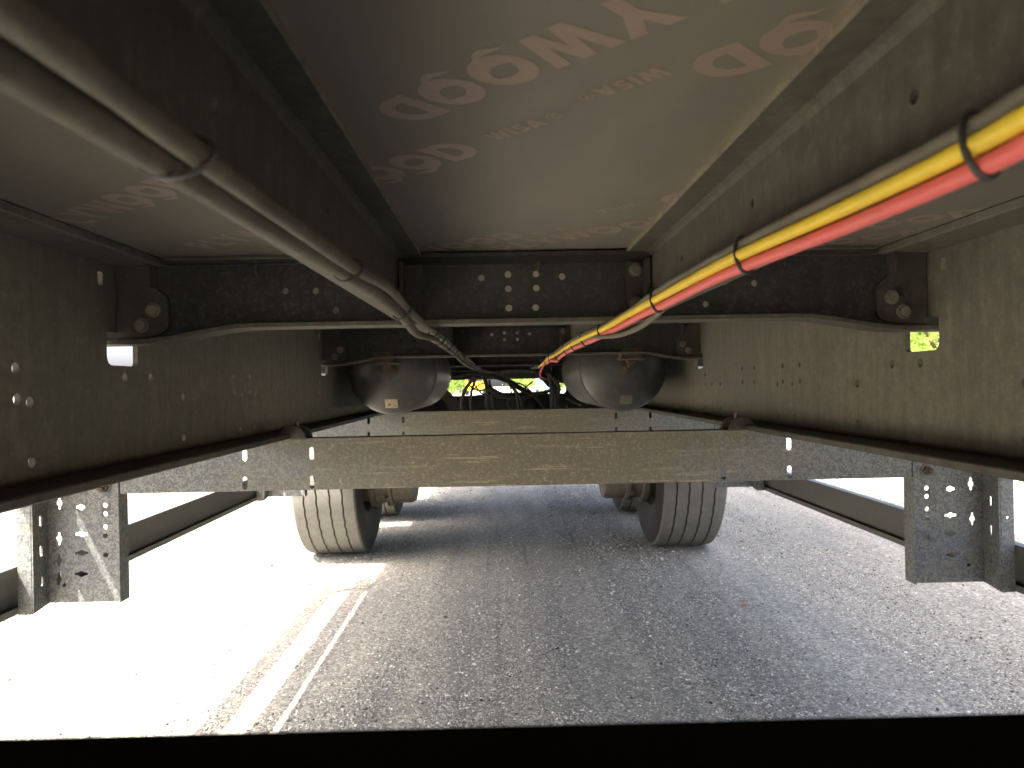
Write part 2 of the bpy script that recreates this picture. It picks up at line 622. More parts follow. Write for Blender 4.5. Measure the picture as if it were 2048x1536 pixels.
# ------------------------------------------------------------------ ground
gm = MB()
gm.add([(-300, -300, 0), (300, -300, 0), (300, 300, 0), (-300, 300, 0)], [(0, 1, 2, 3)])
ground = gm.build('ground', M['ground'])
tag(ground, kind='structure')


def stones():
    """loose angular stones lying on the compacted surface, sparser farther off"""
    bv = np.array([(1, 0, 0), (0, 1, 0), (-1, 0, 0), (0, -1, 0), (0, 0, 1), (0, 0, -0.6)], float)
    bf = np.array([(0, 1, 4), (1, 2, 4), (2, 3, 4), (3, 0, 4), (1, 0, 5), (2, 1, 5), (3, 2, 5), (0, 3, 5)])
    n = 400000
    t = rng.random(n)
    Y = 2.0 + 6.0 * t ** 1.8
    X = (rng.random(n) - 0.5) * 2 * (0.35 + 0.80 * Y)
    lane = np.interp(X + 0.05 * np.sin(Y * 1.3) + 0.04 * Y, np.linspace(-9, 9, 64), rng.random(64))
    patch = 1.35 * lane - 0.45 + 0.35 * np.sin(X * 3.1 + np.sin(Y * 0.9) * 1.4 + 0.6) * np.sin(X * 1.3 + 0.5 * Y) + 0.25 * np.sin(X * 17 + Y * 2.0) * np.sin(Y * 9 + X * 3)
    keep = rng.random(n) < np.clip(0.20 + 0.85 * patch, 0.10, 1)
    X, Y = X[keep], Y[keep]
    n = len(X)
    s = 0.0017 + 0.0027 * rng.random(n) ** 2.6 + 0.0045 * rng.random(n) ** 40
    s = s * (1 + 0.10 * np.maximum(Y - 2, 0))
    sx = s * rng.uniform(0.8, 1.4, n); sy = s * rng.uniform(0.8, 1.4, n); sz = s * rng.uniform(0.55, 1.0, n)
    rot = rng.random(n) * 6.283
    v = bv[None] + (rng.random((n, 6, 3)) - 0.5) * 0.7
    vx = v[..., 0] * sx[:, None]; vy = v[..., 1] * sy[:, None]; vz = v[..., 2] * sz[:, None]
    c, sn = np.cos(rot)[:, None], np.sin(rot)[:, None]
    out = np.stack([vx * c - vy * sn + X[:, None], vx * sn + vy * c + Y[:, None], vz + sz[:, None] * 0.2], -1).reshape(-1, 3)
    f = (bf[None] + (np.arange(n) * 6)[:, None, None]).reshape(-1, 3)
    me = bpy.data.meshes.new('gravel_stones')
    me.vertices.add(len(out)); me.vertices.foreach_set('co', out.astype(np.float32).ravel())
    me.loops.add(f.size); me.loops.foreach_set('vertex_index', f.ravel().astype(np.int32))
    me.polygons.add(len(f)); me.polygons.foreach_set('loop_start', (np.arange(len(f)) * 3).astype(np.int32))
    me.polygons.foreach_set('use_smooth', np.ones(len(f), bool))
    me.update(calc_edges=True)
    me.materials.append(M['stone'])
    o = link('gravel_stones', me)
    tag(o, 'small loose grey and white stones scattered over the ground', 'gravel', kind='stuff')


stones()

# ------------------------------------------------------------------ the trailer
trailer = empty('semi_trailer', (0, 0, 0), 'dusty underside of a long trailer with twin main beams above a gravel yard', 'trailer')
Y0, Y1 = -3.6, 7.7          # length of trailer built
ZF = 1.198                  # underside of the plywood floor
CROSS = [-0.17, 1.164, 2.49, 3.83, 5.16, 6.5]
XW = 0.612                  # centre of each main beam web


def s_curve(x):
    """lower edge of a crossmember: level in the middle, stepping down next to the main beam"""
    a = abs(x)
    t = min(max((a - 0.40) / (0.575 - 0.40), 0), 1)
    t = t * t * (3 - 2 * t)
    return 1.0905 - 0.0215 * t


# --- main beams: perforated web between two flanges
WEB_HOLES = [(0.913, 1.0292), (0.915, 0.993), (0.939, 0.9889), (1.176, 1.0205), (1.262, 1.021), (1.388, 0.9885), (0.941, 0.9167), (1.388, 0.9158),
             (1.655, 1.0295), (1.757, 1.030), (1.655, 0.9942), (1.757, 0.9936), (1.70, 0.9885), (1.79, 0.9878), (1.955, 1.0296), (2.053, 1.0303),
             (1.955, 0.9925), (2.053, 0.994), (1.69, 0.9154), (1.785, 0.9134), (2.26, 0.9879), (2.35, 0.9883), (2.426, 1.0187), (2.423, 0.9872),
             (2.26, 0.9161), (2.35, 0.9136), (2.431, 0.9145)]


def main_beam(sx):
    mb = MB()
    outline = [(Y0, 0.892), (Y1, 0.892), (Y1, 1.1855), (Y0, 1.1855)]
    holes = [circle(y, z, 0.0075 if y < 1.5 else 0.006, 14) for y, z in WEB_HOLES]
    for c in CROSS[1:]:
        # opening the crossmember runs through; its lower part stays open below the flange
        holes.append(rounded([(c - 0.04, 1.0385), (c + 0.055, 1.0385), (c + 0.055, 1.088), (c - 0.04, 1.088)], [0.016, 0.008, 0.004, 0.004]))
        holes.append(rounded([(c - 0.062, 1.152), (c - 0.048, 1.152), (c - 0.048, 1.172), (c - 0.062, 1.172)], 0.003))
    for y in np.arange(-3.2, 0.4, 0.55):
        holes.append(circle(y, 0.99, 0.0075, 12))
        holes.append(circle(y + 0.11, 1.029, 0.0075, 12))
    for y in np.arange(2.9, 7.5, 0.67):
        holes.append(circle(y, 0.99, 0.006, 10))
        holes.append(circle(y + 0.13, 1.029, 0.006, 10))
    vs, fs = plate_verts(outline, holes, 0.008)
    mb.add([(sx * XW + w, u, v) for u, v, w in vs], fs)
    mb.slot = 1
    # flanges with slightly rolled edges
    for z0, z1 in ((0.880, 0.892), (1.1855, 1.1975)):
        mb.slot = 0 if z0 > 1 else 1
        e = 0.002
        hw = 0.072
        mb.extrude([(sx * XW + a, b) for a, b in
                    [(-hw + e, z0), (hw - e, z0), (hw, z0 + e), (hw, z1 - e), (hw - e, z1), (-hw + e, z1), (-hw, z1 - e), (-hw, z0 + e)]], Y0, Y1)
    o = mb.build('main_beam', [M['web'], M['frame']], trailer)
    return o


main_beam(-1)
main_beam(1)

# --- crossmembers: pierced web, flanges, gussets, bolts
CH = [(-0.065, 1.1608), (-0.0243, 1.1653), (0.018, 1.1655), (0.0575, 1.1608), (-0.0243, 1.1436), (0.018, 1.1440), (-0.0240, 1.1146), (0.0165, 1.1146),
      (-0.3595, 1.146), (-0.3142, 1.1455), (-0.2845, 1.1158), (0.2745, 1.1151), (0.349, 1.1456), (0.304, 1.149)]


def crossmember_meshes():
    mb = MB()
    xs = np.linspace(-1.20, 1.20, 97)
    low = [(x, s_curve(x) + 0.005) for x in xs]
    outline = low + [(1.20, 1.186), (-1.20, 1.186)]
    vs, fs = plate_verts(outline, [circle(x, z, 0.0052, 14) for x, z in CH], 0.006)
    mb.add([(u, w, v) for u, v, w in vs], fs)
    # lower flange follows the curve
    n = len(xs)
    fv = []
    for x in xs:
        z = s_curve(x)
        fv += [(x, -0.03, z), (x, 0.03, z), (x, 0.03, z + 0.006), (x, -0.03, z + 0.006)]
    ff = []
    for i in range(n - 1):
        for k in range(4):
            a, b_ = i * 4 + k, i * 4 + (k + 1) % 4
            ff.append((a, b_, b_ + 4, a + 4))
    ff += [(0, 1, 2, 3), tuple(range(4 * n - 4, 4 * n))[::-1]]
    mb.slot = 1
    mb.add(fv, ff)
    mb.slot = 0
    # upper flange: centre piece between the channels stands proud, outer pieces taper
    mb.box(-0.186, 0.186, -0.03, -0.0035, 1.189, 1.1945)
    mb.add([(-0.186, -0.03, 1.189), (0.186, -0.03, 1.189), (0.186, -0.0035, 1.181), (-0.186, -0.0035, 1.181)], [(0, 1, 2, 3)])
    for s in (-1, 1):
        mb.box(min(s * 0.20, s * 0.53), max(s * 0.20, s * 0.53), -0.022, -0.0035, 1.1865, 1.1915)
    return mb


def gusset(sx):
    """stepped end plate: narrow neck above a wide foot"""
    pts = [(0.606, 1.187), (0.549, 1.187), (0.549, 1.150), (0.530, 1.140), (0.530, 1.092), (0.545, 1.083), (0.606, 1.079)]
    rs = [0.0, 0.003, 0.012, 0.012, 0.014, 0.006, 0.0]
    vs, fs = plate_verts(rounded(pts, rs), [], 0.008)
    mb = MB()
    mb.add([(sx * u, w - 0.009, v) for u, v, w in vs], fs)
    # folded lip on the neck
    mb.box(min(sx * 0.549, sx * 0.553), max(sx * 0.549, sx * 0.553), -0.030, -0.0135, 1.152, 1.186)
    return mb


cm_mb = crossmember_meshes()
proto = None
CMS = []
for i, c in enumerate(CROSS):
    if i == 0:
        proto = cm_mb.build('crossmember', [M['cross'], M['channel']], trailer)
        o = proto
        kids = []
        for s in (-1, 1):
            kids.append(gusset(s).build('gusset_plate', M['plate'], o))
            for bx, bz in ((0.5515, 1.1196), (0.5690, 1.0975)):
                b_ = MB()
                hexhead(b_, s * bx, -0.0135, bz, 0.0085, 0.008, 16)
                kids.append(b_.build('bolt', M['bolt'], o))
        # cleat and its two bolts by the right channel, plain cleat by the left
        for s in (-1, 1):
            cl = MB()
            cl.box(min(s * 0.153, s * 0.1835), max(s * 0.153, s * 0.1835), -0.010, -0.0035, 1.098, 1.181)
            cl.box(min(s * 0.1780, s * 0.1835), max(s * 0.1780, s * 0.1835), -0.042, -0.0105, 1.098, 1.181)
            kids.append(cl.build('cleat', M['plate'], o))
            if s > 0:
                for bz in (1.1677, 1.1171):
                    b_ = MB()
                    hexhead(b_, 0.1670, -0.0105, bz, 0.0080, 0.007, 16)
                    kids.append(b_.build('bolt', M['bolt'], o))
        # threaded floor screws poking down in front of the web
        for sxp, zl in ((0.0225, 1.166), (-0.40, 1.172), (0.393, 1.172)):
            sc = MB()
            prof = []
            zz = 1.1885
            while zz > zl:
                prof += [(zz, 0.0030), (zz - 0.0012, 0.0022)]
                zz -= 0.0024
            prof.append((zl - 0.002, 0.0008))
            sc.lathe(prof, (sxp, -0.011, 0), 'Z', 10)
            kids.append(sc.build('floor_screw', M['rust'], o))
        o.location.y = c
    else:
        o = proto.copy()
        COL.objects.link(o)
        o.parent = trailer
        o.location.y = c
        for k in kids:
            q = k.copy()
            COL.objects.link(q)
            q.parent = o
    CMS.append(o)


# --- the two shallow channels under the floor, in lengths between crossmembers
def channel_flange(s, z0, z1, lip):
    pts = rounded([(lip, z0), (0.1865, z0), (0.1865, z1), (lip, z1)], [0.001, 0.0, 0.0, 0.001], 2)
    return [(s * a, b) for a, b in pts]


for s in (-1, 1):
    for a, b_ in zip(CROSS[:-1], CROSS[1:]):
        m = MB()
        y0, y1 = a + 0.005, b_ - 0.0045
        m.extrude(channel_flange(s, 1.1925, 1.1975, 0.153), y0, y1)
        m.extrude(channel_flange(s, 1.098, 1.103, 0.160), y0, y1)
        # rolled inner corners
        for zc, sg in ((1.1925, -1), (1.103, 1)):
            m.extrude([(s * 0.1865, zc), (s * 0.1795, zc), (s * 0.1840, zc + sg * 0.0022), (s * 0.1865, zc + sg * 0.007)], y0, y1)
        holes = [circle(y, 1.155 if k % 2 else 1.150, 0.0042, 12) for k, y in enumerate(np.arange(y0 + 0.14 + 0.435, y1 - 0.03, 0.265))]
        vs, fs = plate_verts([(y0, 1.098), (y1, 1.098), (y1, 1.1975), (y0, 1.1975)], holes, 0.006)
        m.add([(s * 0.1895 + w, u, v) for u, v, w in vs], fs)
        m.build('floor_channel', M['channel'], trailer)

# --- plywood floor with printed lettering on its underside
PANELS = [(-1.298, 1.166), (-3.6, -1.30), (1.168, 3.83), (3.832, 6.5), (6.502, 7.7)]
panels = []
for a, b_ in PANELS:
    m = MB()
    m.box(-1.235, 1.235, a, b_, ZF, ZF + 0.026)
    panels.append(m.build('floor_panel', M['ply'], trailer))
panel = panels[0]


def oval(cx, cy, rx, ry, n=22, tilt=0.0):
    c, d = math.cos(tilt), math.sin(tilt)
    return [(cx + c * rx * math.cos(t) - d * ry * math.sin(t), cy + d * rx * math.cos(t) + c * ry * math.sin(t)) for t in [2 * math.pi * k / n for k in range(n)]]


def lens(cx, cy, l, w, tilt, n=8):
    """pointed leaf shape"""
    top = [(-l + 2 * l * k / n, w * math.sin(math.pi * k / n) ** 0.8) for k in range(n + 1)]
    bot = [(x, -y) for x, y in top[1:-1]][::-1]
    c, d = math.cos(tilt), math.sin(tilt)
    return [(cx + c * x - d * y, cy + d * x + c * y) for x, y in top + bot]


def stroke(pts, w):
    """constant-width outline round an open centre line"""
    L_, R_ = [], []
    for i, p in enumerate(pts):
        a = Vector(pts[max(i - 1, 0)]); b_ = Vector(pts[min(i + 1, len(pts) - 1)])
        t = (b_ - a).normalized()
        L_.append((p[0] - t.y * w / 2, p[1] + t.x * w / 2)); R_.append((p[0] + t.y * w / 2, p[1] - t.x * w / 2))
    return L_ + R_[::-1]


def bowl(x0, x1, y0, y1, n=10):
    """flat back at x0, round front at x1"""
    r = (y1 - y0) / 2
    rx = min(r, x1 - x0)
    return [(x0, y1), (x0, y0)] + [(x1 - rx + rx * math.sin(t), (y0 + y1) / 2 - r * math.cos(t)) for t in [math.pi * k / n for k in range(n + 1)]]


S_MID = [(0.58 - 0.0, 0.80), (0.50, 0.87), (0.36, 0.90), (0.20, 0.86), (0.13, 0.74), (0.18, 0.61), (0.34, 0.52), (0.50, 0.43), (0.57, 0.30), (0.50, 0.16), (0.34, 0.10), (0.18, 0.13), (0.08, 0.21)]
GLYPH = {   # advance, outline, holes (cap height 1, heavy strokes)
    'P': (0.74, [bowl(0.02, 0.66, 0.34, 1.0) [0:1] + [(0.02, 0.0), (0.26, 0.0), (0.26, 0.34)] + bowl(0.02, 0.66, 0.34, 1.0)[2:]], [bowl(0.26, 0.45, 0.52, 0.82, 6)]),
    'L': (0.64, [[(0.02, 1.0), (0.02, 0.0), (0.60, 0.0), (0.60, 0.20), (0.26, 0.20), (0.26, 1.0)]], []),
    'Y': (0.82, [[(0.0, 1.0), (0.29, 0.42), (0.29, 0.0), (0.53, 0.0), (0.53, 0.42), (0.82, 1.0), (0.56, 1.0), (0.41, 0.65), (0.26, 1.0)]], []),
    'W': (1.14, [[(0.0, 1.0), (0.22, 0.0), (0.45, 0.0), (0.57, 0.56), (0.69, 0.0), (0.92, 0.0), (1.14, 1.0), (0.90, 1.0), (0.79, 0.40), (0.68, 1.0), (0.46, 1.0), (0.35, 0.40), (0.24, 1.0)]], []),
    'O': (0.98, [oval(0.48, 0.5, 0.47, 0.52)], [lens(0.48, 0.52, 0.29, 0.20, 0.5)]),
    'D': (0.90, [bowl(0.02, 0.86, 0.0, 1.0, 14)], [bowl(0.27, 0.61, 0.22, 0.78, 10)]),
    'I': (0.34, [[(0.04, 1.0), (0.04, 0.0), (0.28, 0.0), (0.28, 1.0)]], []),
    'S': (0.70, [stroke(S_MID, 0.21)], []),
    'A': (0.86, [[(0.0, 0.0), (0.30, 1.0), (0.56, 1.0), (0.86, 0.0), (0.61, 0.0), (0.55, 0.21), (0.31, 0.21), (0.25, 0.0)]], [[(0.37, 0.40), (0.49, 0.40), (0.43, 0.66)]]),
}


def flat_fill(loops):
    """even-odd fill of closed outlines as one flat sheet"""
    vs, fs = plate_verts(loops[0], loops[1:], 0.0)
    n = len(vs) // 2
    return vs[:n], [f for f in fs if len(f) == 3 and max(f) < n]


def leaf_tail(cx, cy, size):
    """small leaf sweep that trails off the foot of each O"""
    n = 12
    a, b_ = [], []
    for k in range(n + 1):
        t = k / n
        x = cx + size * (0.30 - 0.78 * t)
        y = cy + size * (-0.02 - 0.22 * t - 0.10 * math.sin(t * 5.0))
        w = size * 0.075 * math.sin(math.pi * min(t * 1.1 + 0.05, 1)) + size * 0.008
        a.append((x, y + w)); b_.append((x, y - w))
    return a + b_, [(k, k + 1, n + 2 + k, n + 1 + k) for k in range(n)]


LAYER = [0]


def stamp(body, x, y, ang, length):
    """lettering seen from below; ang counter-clockwise as seen looking up; length of the whole word"""
    LAYER[0] += 1
    z = ZF - 0.00018 - 0.00009 * (LAYER[0] % 4)
    ca, sa = math.cos(R(ang)), math.sin(R(ang))
    mb = MB()
    if body == '®':
        k, glyphs = length, [(0.0, [oval(0.5, 0.5, 0.5, 0.5)], [oval(0.5, 0.5, 0.40, 0.40)]), (0.0, [bowl(0.36, 0.66, 0.45, 0.75, 6)], []), (0.0, [[(0.36, 0.25), (0.46, 0.25), (0.46, 0.44), (0.36, 0.44)]], [])]
    else:
        k = length / sum(GLYPH[ch][0] + 0.07 for ch in body)
        glyphs, off = [], 0.0
        for ch in body:
            glyphs.append((off, GLYPH[ch][1], GLYPH[ch][2]))
            off += GLYPH[ch][0] + 0.07
    for i, (off, outs, holes) in enumerate(glyphs):
        vs, fs = flat_fill(outs + holes)
        sets = [(vs, fs, 0.0)]
        if body != '®' and body[i] == 'O':
            sets.append((*leaf_tail(0.30, 0.06, 0.9), 0.00003))
        for vs, fs, dz in sets:
            P = [((v[0] + off) * k, v[1] * k) for v in vs]
            mb.add([(x + a * ca - b_ * sa, y - a * sa - b_ * ca, z - dz) for a, b_ in P], fs)
    mb.build('printed_lettering', M['print'], panel)


BIG, SMALL = 0.31, 0.056
for args in (('PLYWOOD', 0.085, 0.335, 225, BIG), ('WISA', 0.0646, 0.482, 225, SMALL), ('®', 0.0245, 0.524, 225, 0.011), ('PLYWOOD', 0.292, 0.261, 225, BIG),
             ('PLYWOOD', -0.272, 0.860, 42, BIG), ('WISA', -0.037, 0.624, 44, SMALL), ('®', 0.0045, 0.578, 44, 0.012),
             ('PLYWOOD', -0.224, 1.238, 42, BIG), ('WISA', 0.0143, 1.025, 44, SMALL), ('PLYWOOD', -0.0246, 1.143, 42, BIG),
             ('WISA', 0.1105, 0.847, 225, SMALL), ('PLYWOOD', 0.345, 0.615, 225, BIG),
             ('PLYWOOD', -0.55, 0.94, 40, BIG), ('PLYWOOD', -0.44, 1.09, 40, BIG),
             ('PLYWOOD', 0.62, 0.93, 222, BIG), ('PLYWOOD', 0.33, 1.13, 40, BIG)):
    stamp(*args)

# --- dusty bead of sealant where channel flange and plywood meet
for s, a0 in ((-1, 0.0006), (1, 0.0008)):
    mb = MB()
    ys = np.arange(-0.15, 1.155, 0.006)
    top, vs, fs = None, [], []
    for y in ys:
        r = a0 * random.uniform(0.35, 1.25) * (0.75 + 0.5 * math.sin(y * 23 + s) ** 2)
        xe = s * 0.153
        vs += [(xe + s * r * 0.9, y, 1.1921), (xe - s * 0.0002 - s * r * 0.4, y, 1.1921 + 0.0008), (xe - s * r * 1.5, y, ZF - 0.0004)]
    for i in range(len(ys) - 1):
        for k in range(2):
            fs.append((i * 3 + k, i * 3 + k + 1, i * 3 + k + 4, i * 3 + k + 3))
    mb.add(vs, fs)
    mb.build('sealant_bead', M['sealant'], trailer, True, 60)


# --- galvanised carrier bars with perforated uprights at each end
BAR = [1.85, 3.575]


def carrier_bar():
    xs = 0.950
    vs, fs = plate_verts([(-xs, 0.756), (xs, 0.756), (xs, 0.879), (-xs, 0.879)],
                         [slot(x, z, 0.0125, 0.031) for x in (-0.654, -0.494, 0.494, 0.654) for z in (0.843, 0.775)], 0.004)
    mb = MB()
    mb.add([(u, w, v) for u, v, w in vs], fs)
    mb.box(-xs, xs, 0.0025, 0.050, 0.875, 0.879)
    mb.box(-xs, xs, 0.0025, 0.050, 0.756, 0.760)
    return mb


RC = [(0.987, z) for z in (0.729, 0.709, 0.678, 0.657)] + [(0.987, 0.611)]
KH = [(1.044, 0.726, False), (1.044, 0.662, False), (1.044, 0.617, False), (1.046, 0.567, False),
      (1.095, 0.737, True), (1.097, 0.652, True), (1.098, 0.601, True), (1.099, 0.557, True)]
SM = [(1.1105, 0.594), (1.086, 0.541)]


def upright(s):
    mb = MB()
    r = 0.0062
    holes = [circle(x, z, r, 14) for x, z in RC] + [keyhole(x, z, u) for x, z, u in KH] + [circle(x, z, 0.005, 12) for x, z in SM]
    vs, fs = plate_verts([(0.958, 0.500), (1.122, 0.500), (1.122, 1.02), (0.958, 1.02)], holes, 0.004)
    mb.add([(s * u, w, v) for u, v, w in vs], fs)
    # inner edge folds back, outer wall comes forward and ends in an outward lip
    a, b_ = s * 0.9535, s * 0.9575
    mb.box(min(a, b_), max(a, b_), -0.004, 0.042, 0.497, 0.878)
    wv, wf = plate_verts([(-0.062, 0.492), (0.0015, 0.500), (0.0015, 1.02), (-0.062, 1.02)],
                         [slot(-0.03, z, 0.010, 0.026) for z in (0.70, 0.63, 0.56)], 0.004)
    mb.add([(s * 1.1245 + w, u, v) for u, v, w in wv], wf)
    lv, lf = plate_verts([(1.1265, 0.490), (1.158, 0.490), (1.158, 1.02), (1.1265, 1.02)], [circle(1.143, 0.665, 0.004, 10)], 0.004)
    mb.add([(s * u, w - 0.061, v) for u, v, w in lv], lf)
    return mb


def washer_ring(mb, x, z, r):
    mb.lathe([(0, r), (-0.0012, r), (-0.0012, r * 0.6), (0, r * 0.6)], (x, 0, z), 'Y', 20, closed=True)


bars = []
for i, y in enumerate(BAR):
    if i == 0:
        bar = carrier_bar().build('carrier_bar', M['galv'], trailer)
        bar['label'] = 'spotted grey galvanised crossbar with slots and a dirt-brown middle'
        bar.location.y = y
        bkids = []
        ups = []
        for s in (-1, 1):
            u = upright(s).build('perforated_upright', M['galvp'], trailer)
            u.location.y = y
            uk = []
            nb = MB()
            wb = MB()
            wb.lathe([(-0.0022, 0.0155), (-0.005, 0.0155)], (s * 0.987, 0, 0.772), 'Y', 20)
            uk.append(wb.build('washer', M['galvp'], u))
            nb.lathe([(-0.005, 0.0115), (-0.013, 0.0115), (-0.0135, 0.010)], (s * 0.987, 0, 0.772), 'Y', 6)
            nb.lathe([(-0.0135, 0.0062), (-0.024, 0.0062), (-0.025, 0.005)], (s * 0.987, 0, 0.772), 'Y', 12)
            uk.append(nb.build('nut', M['rust'], u))
            for x, z, r in ((1.044, 0.774, 0.017), (1.044, 0.726, 0.0175), (0.987, 0.729, 0.0135), (0.987, 0.709, 0.0125)):
                wb = MB()
                washer_ring(wb, s * x, z, r)
                q = wb.build('washer_mark', M['galvp'], u)
                q.location.y = -0.0021
                uk.append(q)
            ups.append((u, uk))
        # half-round hooks that clip the bar onto the beam flange
        for s in (-1, 1):
            for dy in (-0.028, 0.032):
                pts = [(0.032 * math.cos(math.pi * k / 16), 0.032 * math.sin(math.pi * k / 16)) for k in range(17)]
                pts = [p for p in pts]
                # slot for the flange on the outer side
                pts = pts[:-1] + [(-0.032, 0.0125), (-0.008, 0.0135), (-0.004, 0.009), (-0.004, 0.0)]
                pts = [pts[0]] + [p for p in pts[1:] if not (p[0] < -0.012 and p[1] < 0.0125)]
                vs, fs = plate_verts(pts, [], 0.010)
                hm = MB()
                hm.add([(-s * (u - 0.532), w + dy, v + 0.8795) for u, v, w in vs], fs)
                bkids.append(hm.build('clip_hook', M['plate'], bar))
            bm_ = MB()
            bm_.tube([(s * 0.528, 0.002, 0.8795), (s * 0.528, 0.002, 0.920)], 0.0042, 10)
            bm_.lathe([(0, 0.009), (0.006, 0.009)], (s * 0.528, 0.002, 0.8795), 'Z', 6)
            bkids.append(bm_.build('clip_bolt', M['bolt'], bar))
    else:
        q = bar.copy(); COL.objects.link(q); q.parent = trailer; q.location.y = y
        q['label'] = 'pale galvanised crossbar behind the nearer one, mostly hidden'
        for k in bkids:
            d = k.copy(); COL.objects.link(d); d.parent = q
        for u, uk in ups:
            q = u.copy(); COL.objects.link(q); q.parent = trailer; q.location.y = y
            for k in uk:
                d = k.copy(); COL.objects.link(d); d.parent = q

# bar right in front of the viewer, deep shade put into its near-black colour
fb = MB()
fb.extrude(rounded([(-0.02, 0.0), (0.02, 0.0), (0.02, 0.02), (-0.02, 0.02)], 0.002), 0, 1) if False else None
fb.box(-0.95, 0.95, 0.205, 0.268, 0.756, 0.881)
o = fb.build('foreground_bar', M['black'], trailer)
o['label'] = 'crossbar right under the camera, coloured near-black for shade'

# --- side guard rails: hollow channel profiles open to the inside
for s in (-1, 1):
    for z0, hh in ((0.490, 0.110), (0.815, 0.100)):
        pr = [(1.188, z0), (1.163, z0), (1.163, z0 + 0.016), (1.167, z0 + 0.016), (1.167, z0 + 0.004), (1.184, z0 + 0.004),
              (1.184, z0 + hh - 0.004), (1.167, z0 + hh - 0.004), (1.167, z0 + hh - 0.018), (1.163, z0 + hh - 0.018), (1.163, z0 + hh), (1.188, z0 + hh)]
        m = MB()
        m.extrude([(s * a, b_) for a, b_ in pr], -3.2, 3.64)
        g = m.build('side_guard_rail', M['alu'], trailer)
        c = MB()
        c.box(min(s * 1.160, s * 1.190), max(s * 1.160, s * 1.190), 3.6405, 3.650, z0 - 0.004, z0 + hh + 0.004)
        c.build('end_cap', M['rust'], g)

# --- deck edge rails
for s in (-1, 1):
    m = MB()
    m.box(min(s * 1.236, s * 1.272), max(s * 1.236, s * 1.272), Y0, Y1, 1.175, 1.29)
    m.build('deck_edge_rail', M['frame'], trailer)

# curtain-sided body standing on the floor: it throws the long shadow to the right
m = MB()
m.box(-1.27, 1.27, Y0, Y1, 3.90, 3.96)
m.box(-1.27, -1.235, Y0, Y1, 1.292, 3.898)
m.box(1.235, 1.27, Y0, Y1, 1.292, 3.898)
m.box(-1.233, 1.233, Y0, Y0 + 0.04, 1.30, 3.898)
m.box(-1.233, 1.233, Y1 - 0.04, Y1, 1.30, 3.898)
m.build('cargo_body', M['frame'], trailer)
m = MB()
m.box(-1.235, 1.235, Y1 + 0.002, Y1 + 0.06, 1.05, 1.29)
m.build('tail_beam', M['deep'], trailer)


# --- air tanks
def air_tank(x, z, r, y, ln, sticker_mat, lab):
    mb = MB()
    prof = []
    dome = r * 0.48
    for k in range(1, 15):
        t = math.pi / 2 * k / 14
        prof.append((dome * (1 - math.cos(t)), r * math.sin(t) ** 0.92))
    prof += [(dome + 0.012, r), (dome + 0.0125, r + 0.0022), (dome + 0.030, r + 0.0022), (dome + 0.0305, r), (ln - dome - 0.03, r), (ln - dome, r)]
    for k in range(13, 0, -1):
        t = math.pi / 2 * k / 14
        prof.append((ln - dome * (1 - math.cos(t)), r * math.sin(t) ** 0.92))
    mb.lathe(prof, (0, 0, 0), 'Y', 64)
    t = mb.build('air_tank', M['tank'], trailer, True, 50)
    t['label'] = lab
    t.location = (x, y, z)
    f = MB()
    f.lathe([(0.006, 0.027), (-0.004, 0.026), (-0.006, 0.022), (-0.006, 0.0205)], (0, 0, 0), 'Y', 24)
    f.lathe([(-0.006, 0.020), (-0.013, 0.019), (-0.014, 0.015)], (0, 0, 0), 'Y', 18)
    f.lathe([(-0.014, 0.0125), (-0.026, 0.0125), (-0.028, 0.010)], (0, 0, 0), 'Y', 6)
    f.build('end_fitting', M['rust'], t, True, 40)
    # sticker wrapped on the dome
    st = MB()
    w, h, cz = 0.042, 0.030, -0.111
    nx, nz = 8, 6

    def dome_y(px, pz):
        q = min(math.hypot(px, pz) / r, 0.999)
        return dome * (1 - math.sqrt(1 - q ** (2 / 0.92))) - 0.0006
    vs = [(-w / 2 + w * i / nx, dome_y(-w / 2 + w * i / nx, cz - h / 2 + h * j / nz), cz - h / 2 + h * j / nz) for j in range(nz + 1) for i in range(nx + 1)]
    fs = [(j * (nx + 1) + i, j * (nx + 1) + i + 1, (j + 1) * (nx + 1) + i + 1, (j + 1) * (nx + 1) + i) for j in range(nz) for i in range(nx)]
    st.add(vs, fs)
    sk = st.build('sticker', sticker_mat, t)
    ink = MB()
    for (a, b_, c, d) in ((-0.014, -0.0125, -0.0135, 0.0135), (0.0015, 0.003, -0.0135, 0.0135), (-0.0105, -0.0015, -0.008, 0.001), (0.010, 0.0165, -0.011, -0.006), (0.0055, 0.010, -0.003, 0.0)):
        ink.add([(px, dome_y(px, cz + pz) - 0.0008, cz + pz) for px, pz in ((a, c), (b_, c), (b_, d), (a, d))], [(0, 1, 2, 3)])
    ink.build('sticker_print', M['stickerink'], sk)
    br = MB()
    br.box(-0.036, 0.030, -0.125, -0.060, 1.078 - z, 1.111 - z)
    br.box(-0.040, 0.044, -0.130, -0.055, 1.072 - z, 1.0775 - z)
    br.box(-0.012, 0.012, -0.10, -0.062, 1.060 - z, 1.0715 - z)
    br.box(-0.007, 0.007, -0.09, -0.070, 1.045 - z, 1.0595 - z)
    br.box(-0.03, 0.03, 0.002, 0.24, r - 0.004, r + 0.02)
    bo = br.build('mounting_bracket', M['rust'], t)
    bo['label'] = 'rusty brown mounting bracket'
    return t


air_tank(-0.412, 1.052, 0.150, 2.60, 0.95, M['sticker'], 'dark round-ended air tank with a cream sticker, left of the two')
air_tank(0.388, 1.050, 0.150, 2.60, 0.95, M['stickergrey'], 'dark round-ended air tank with a faded sticker, right of the two')


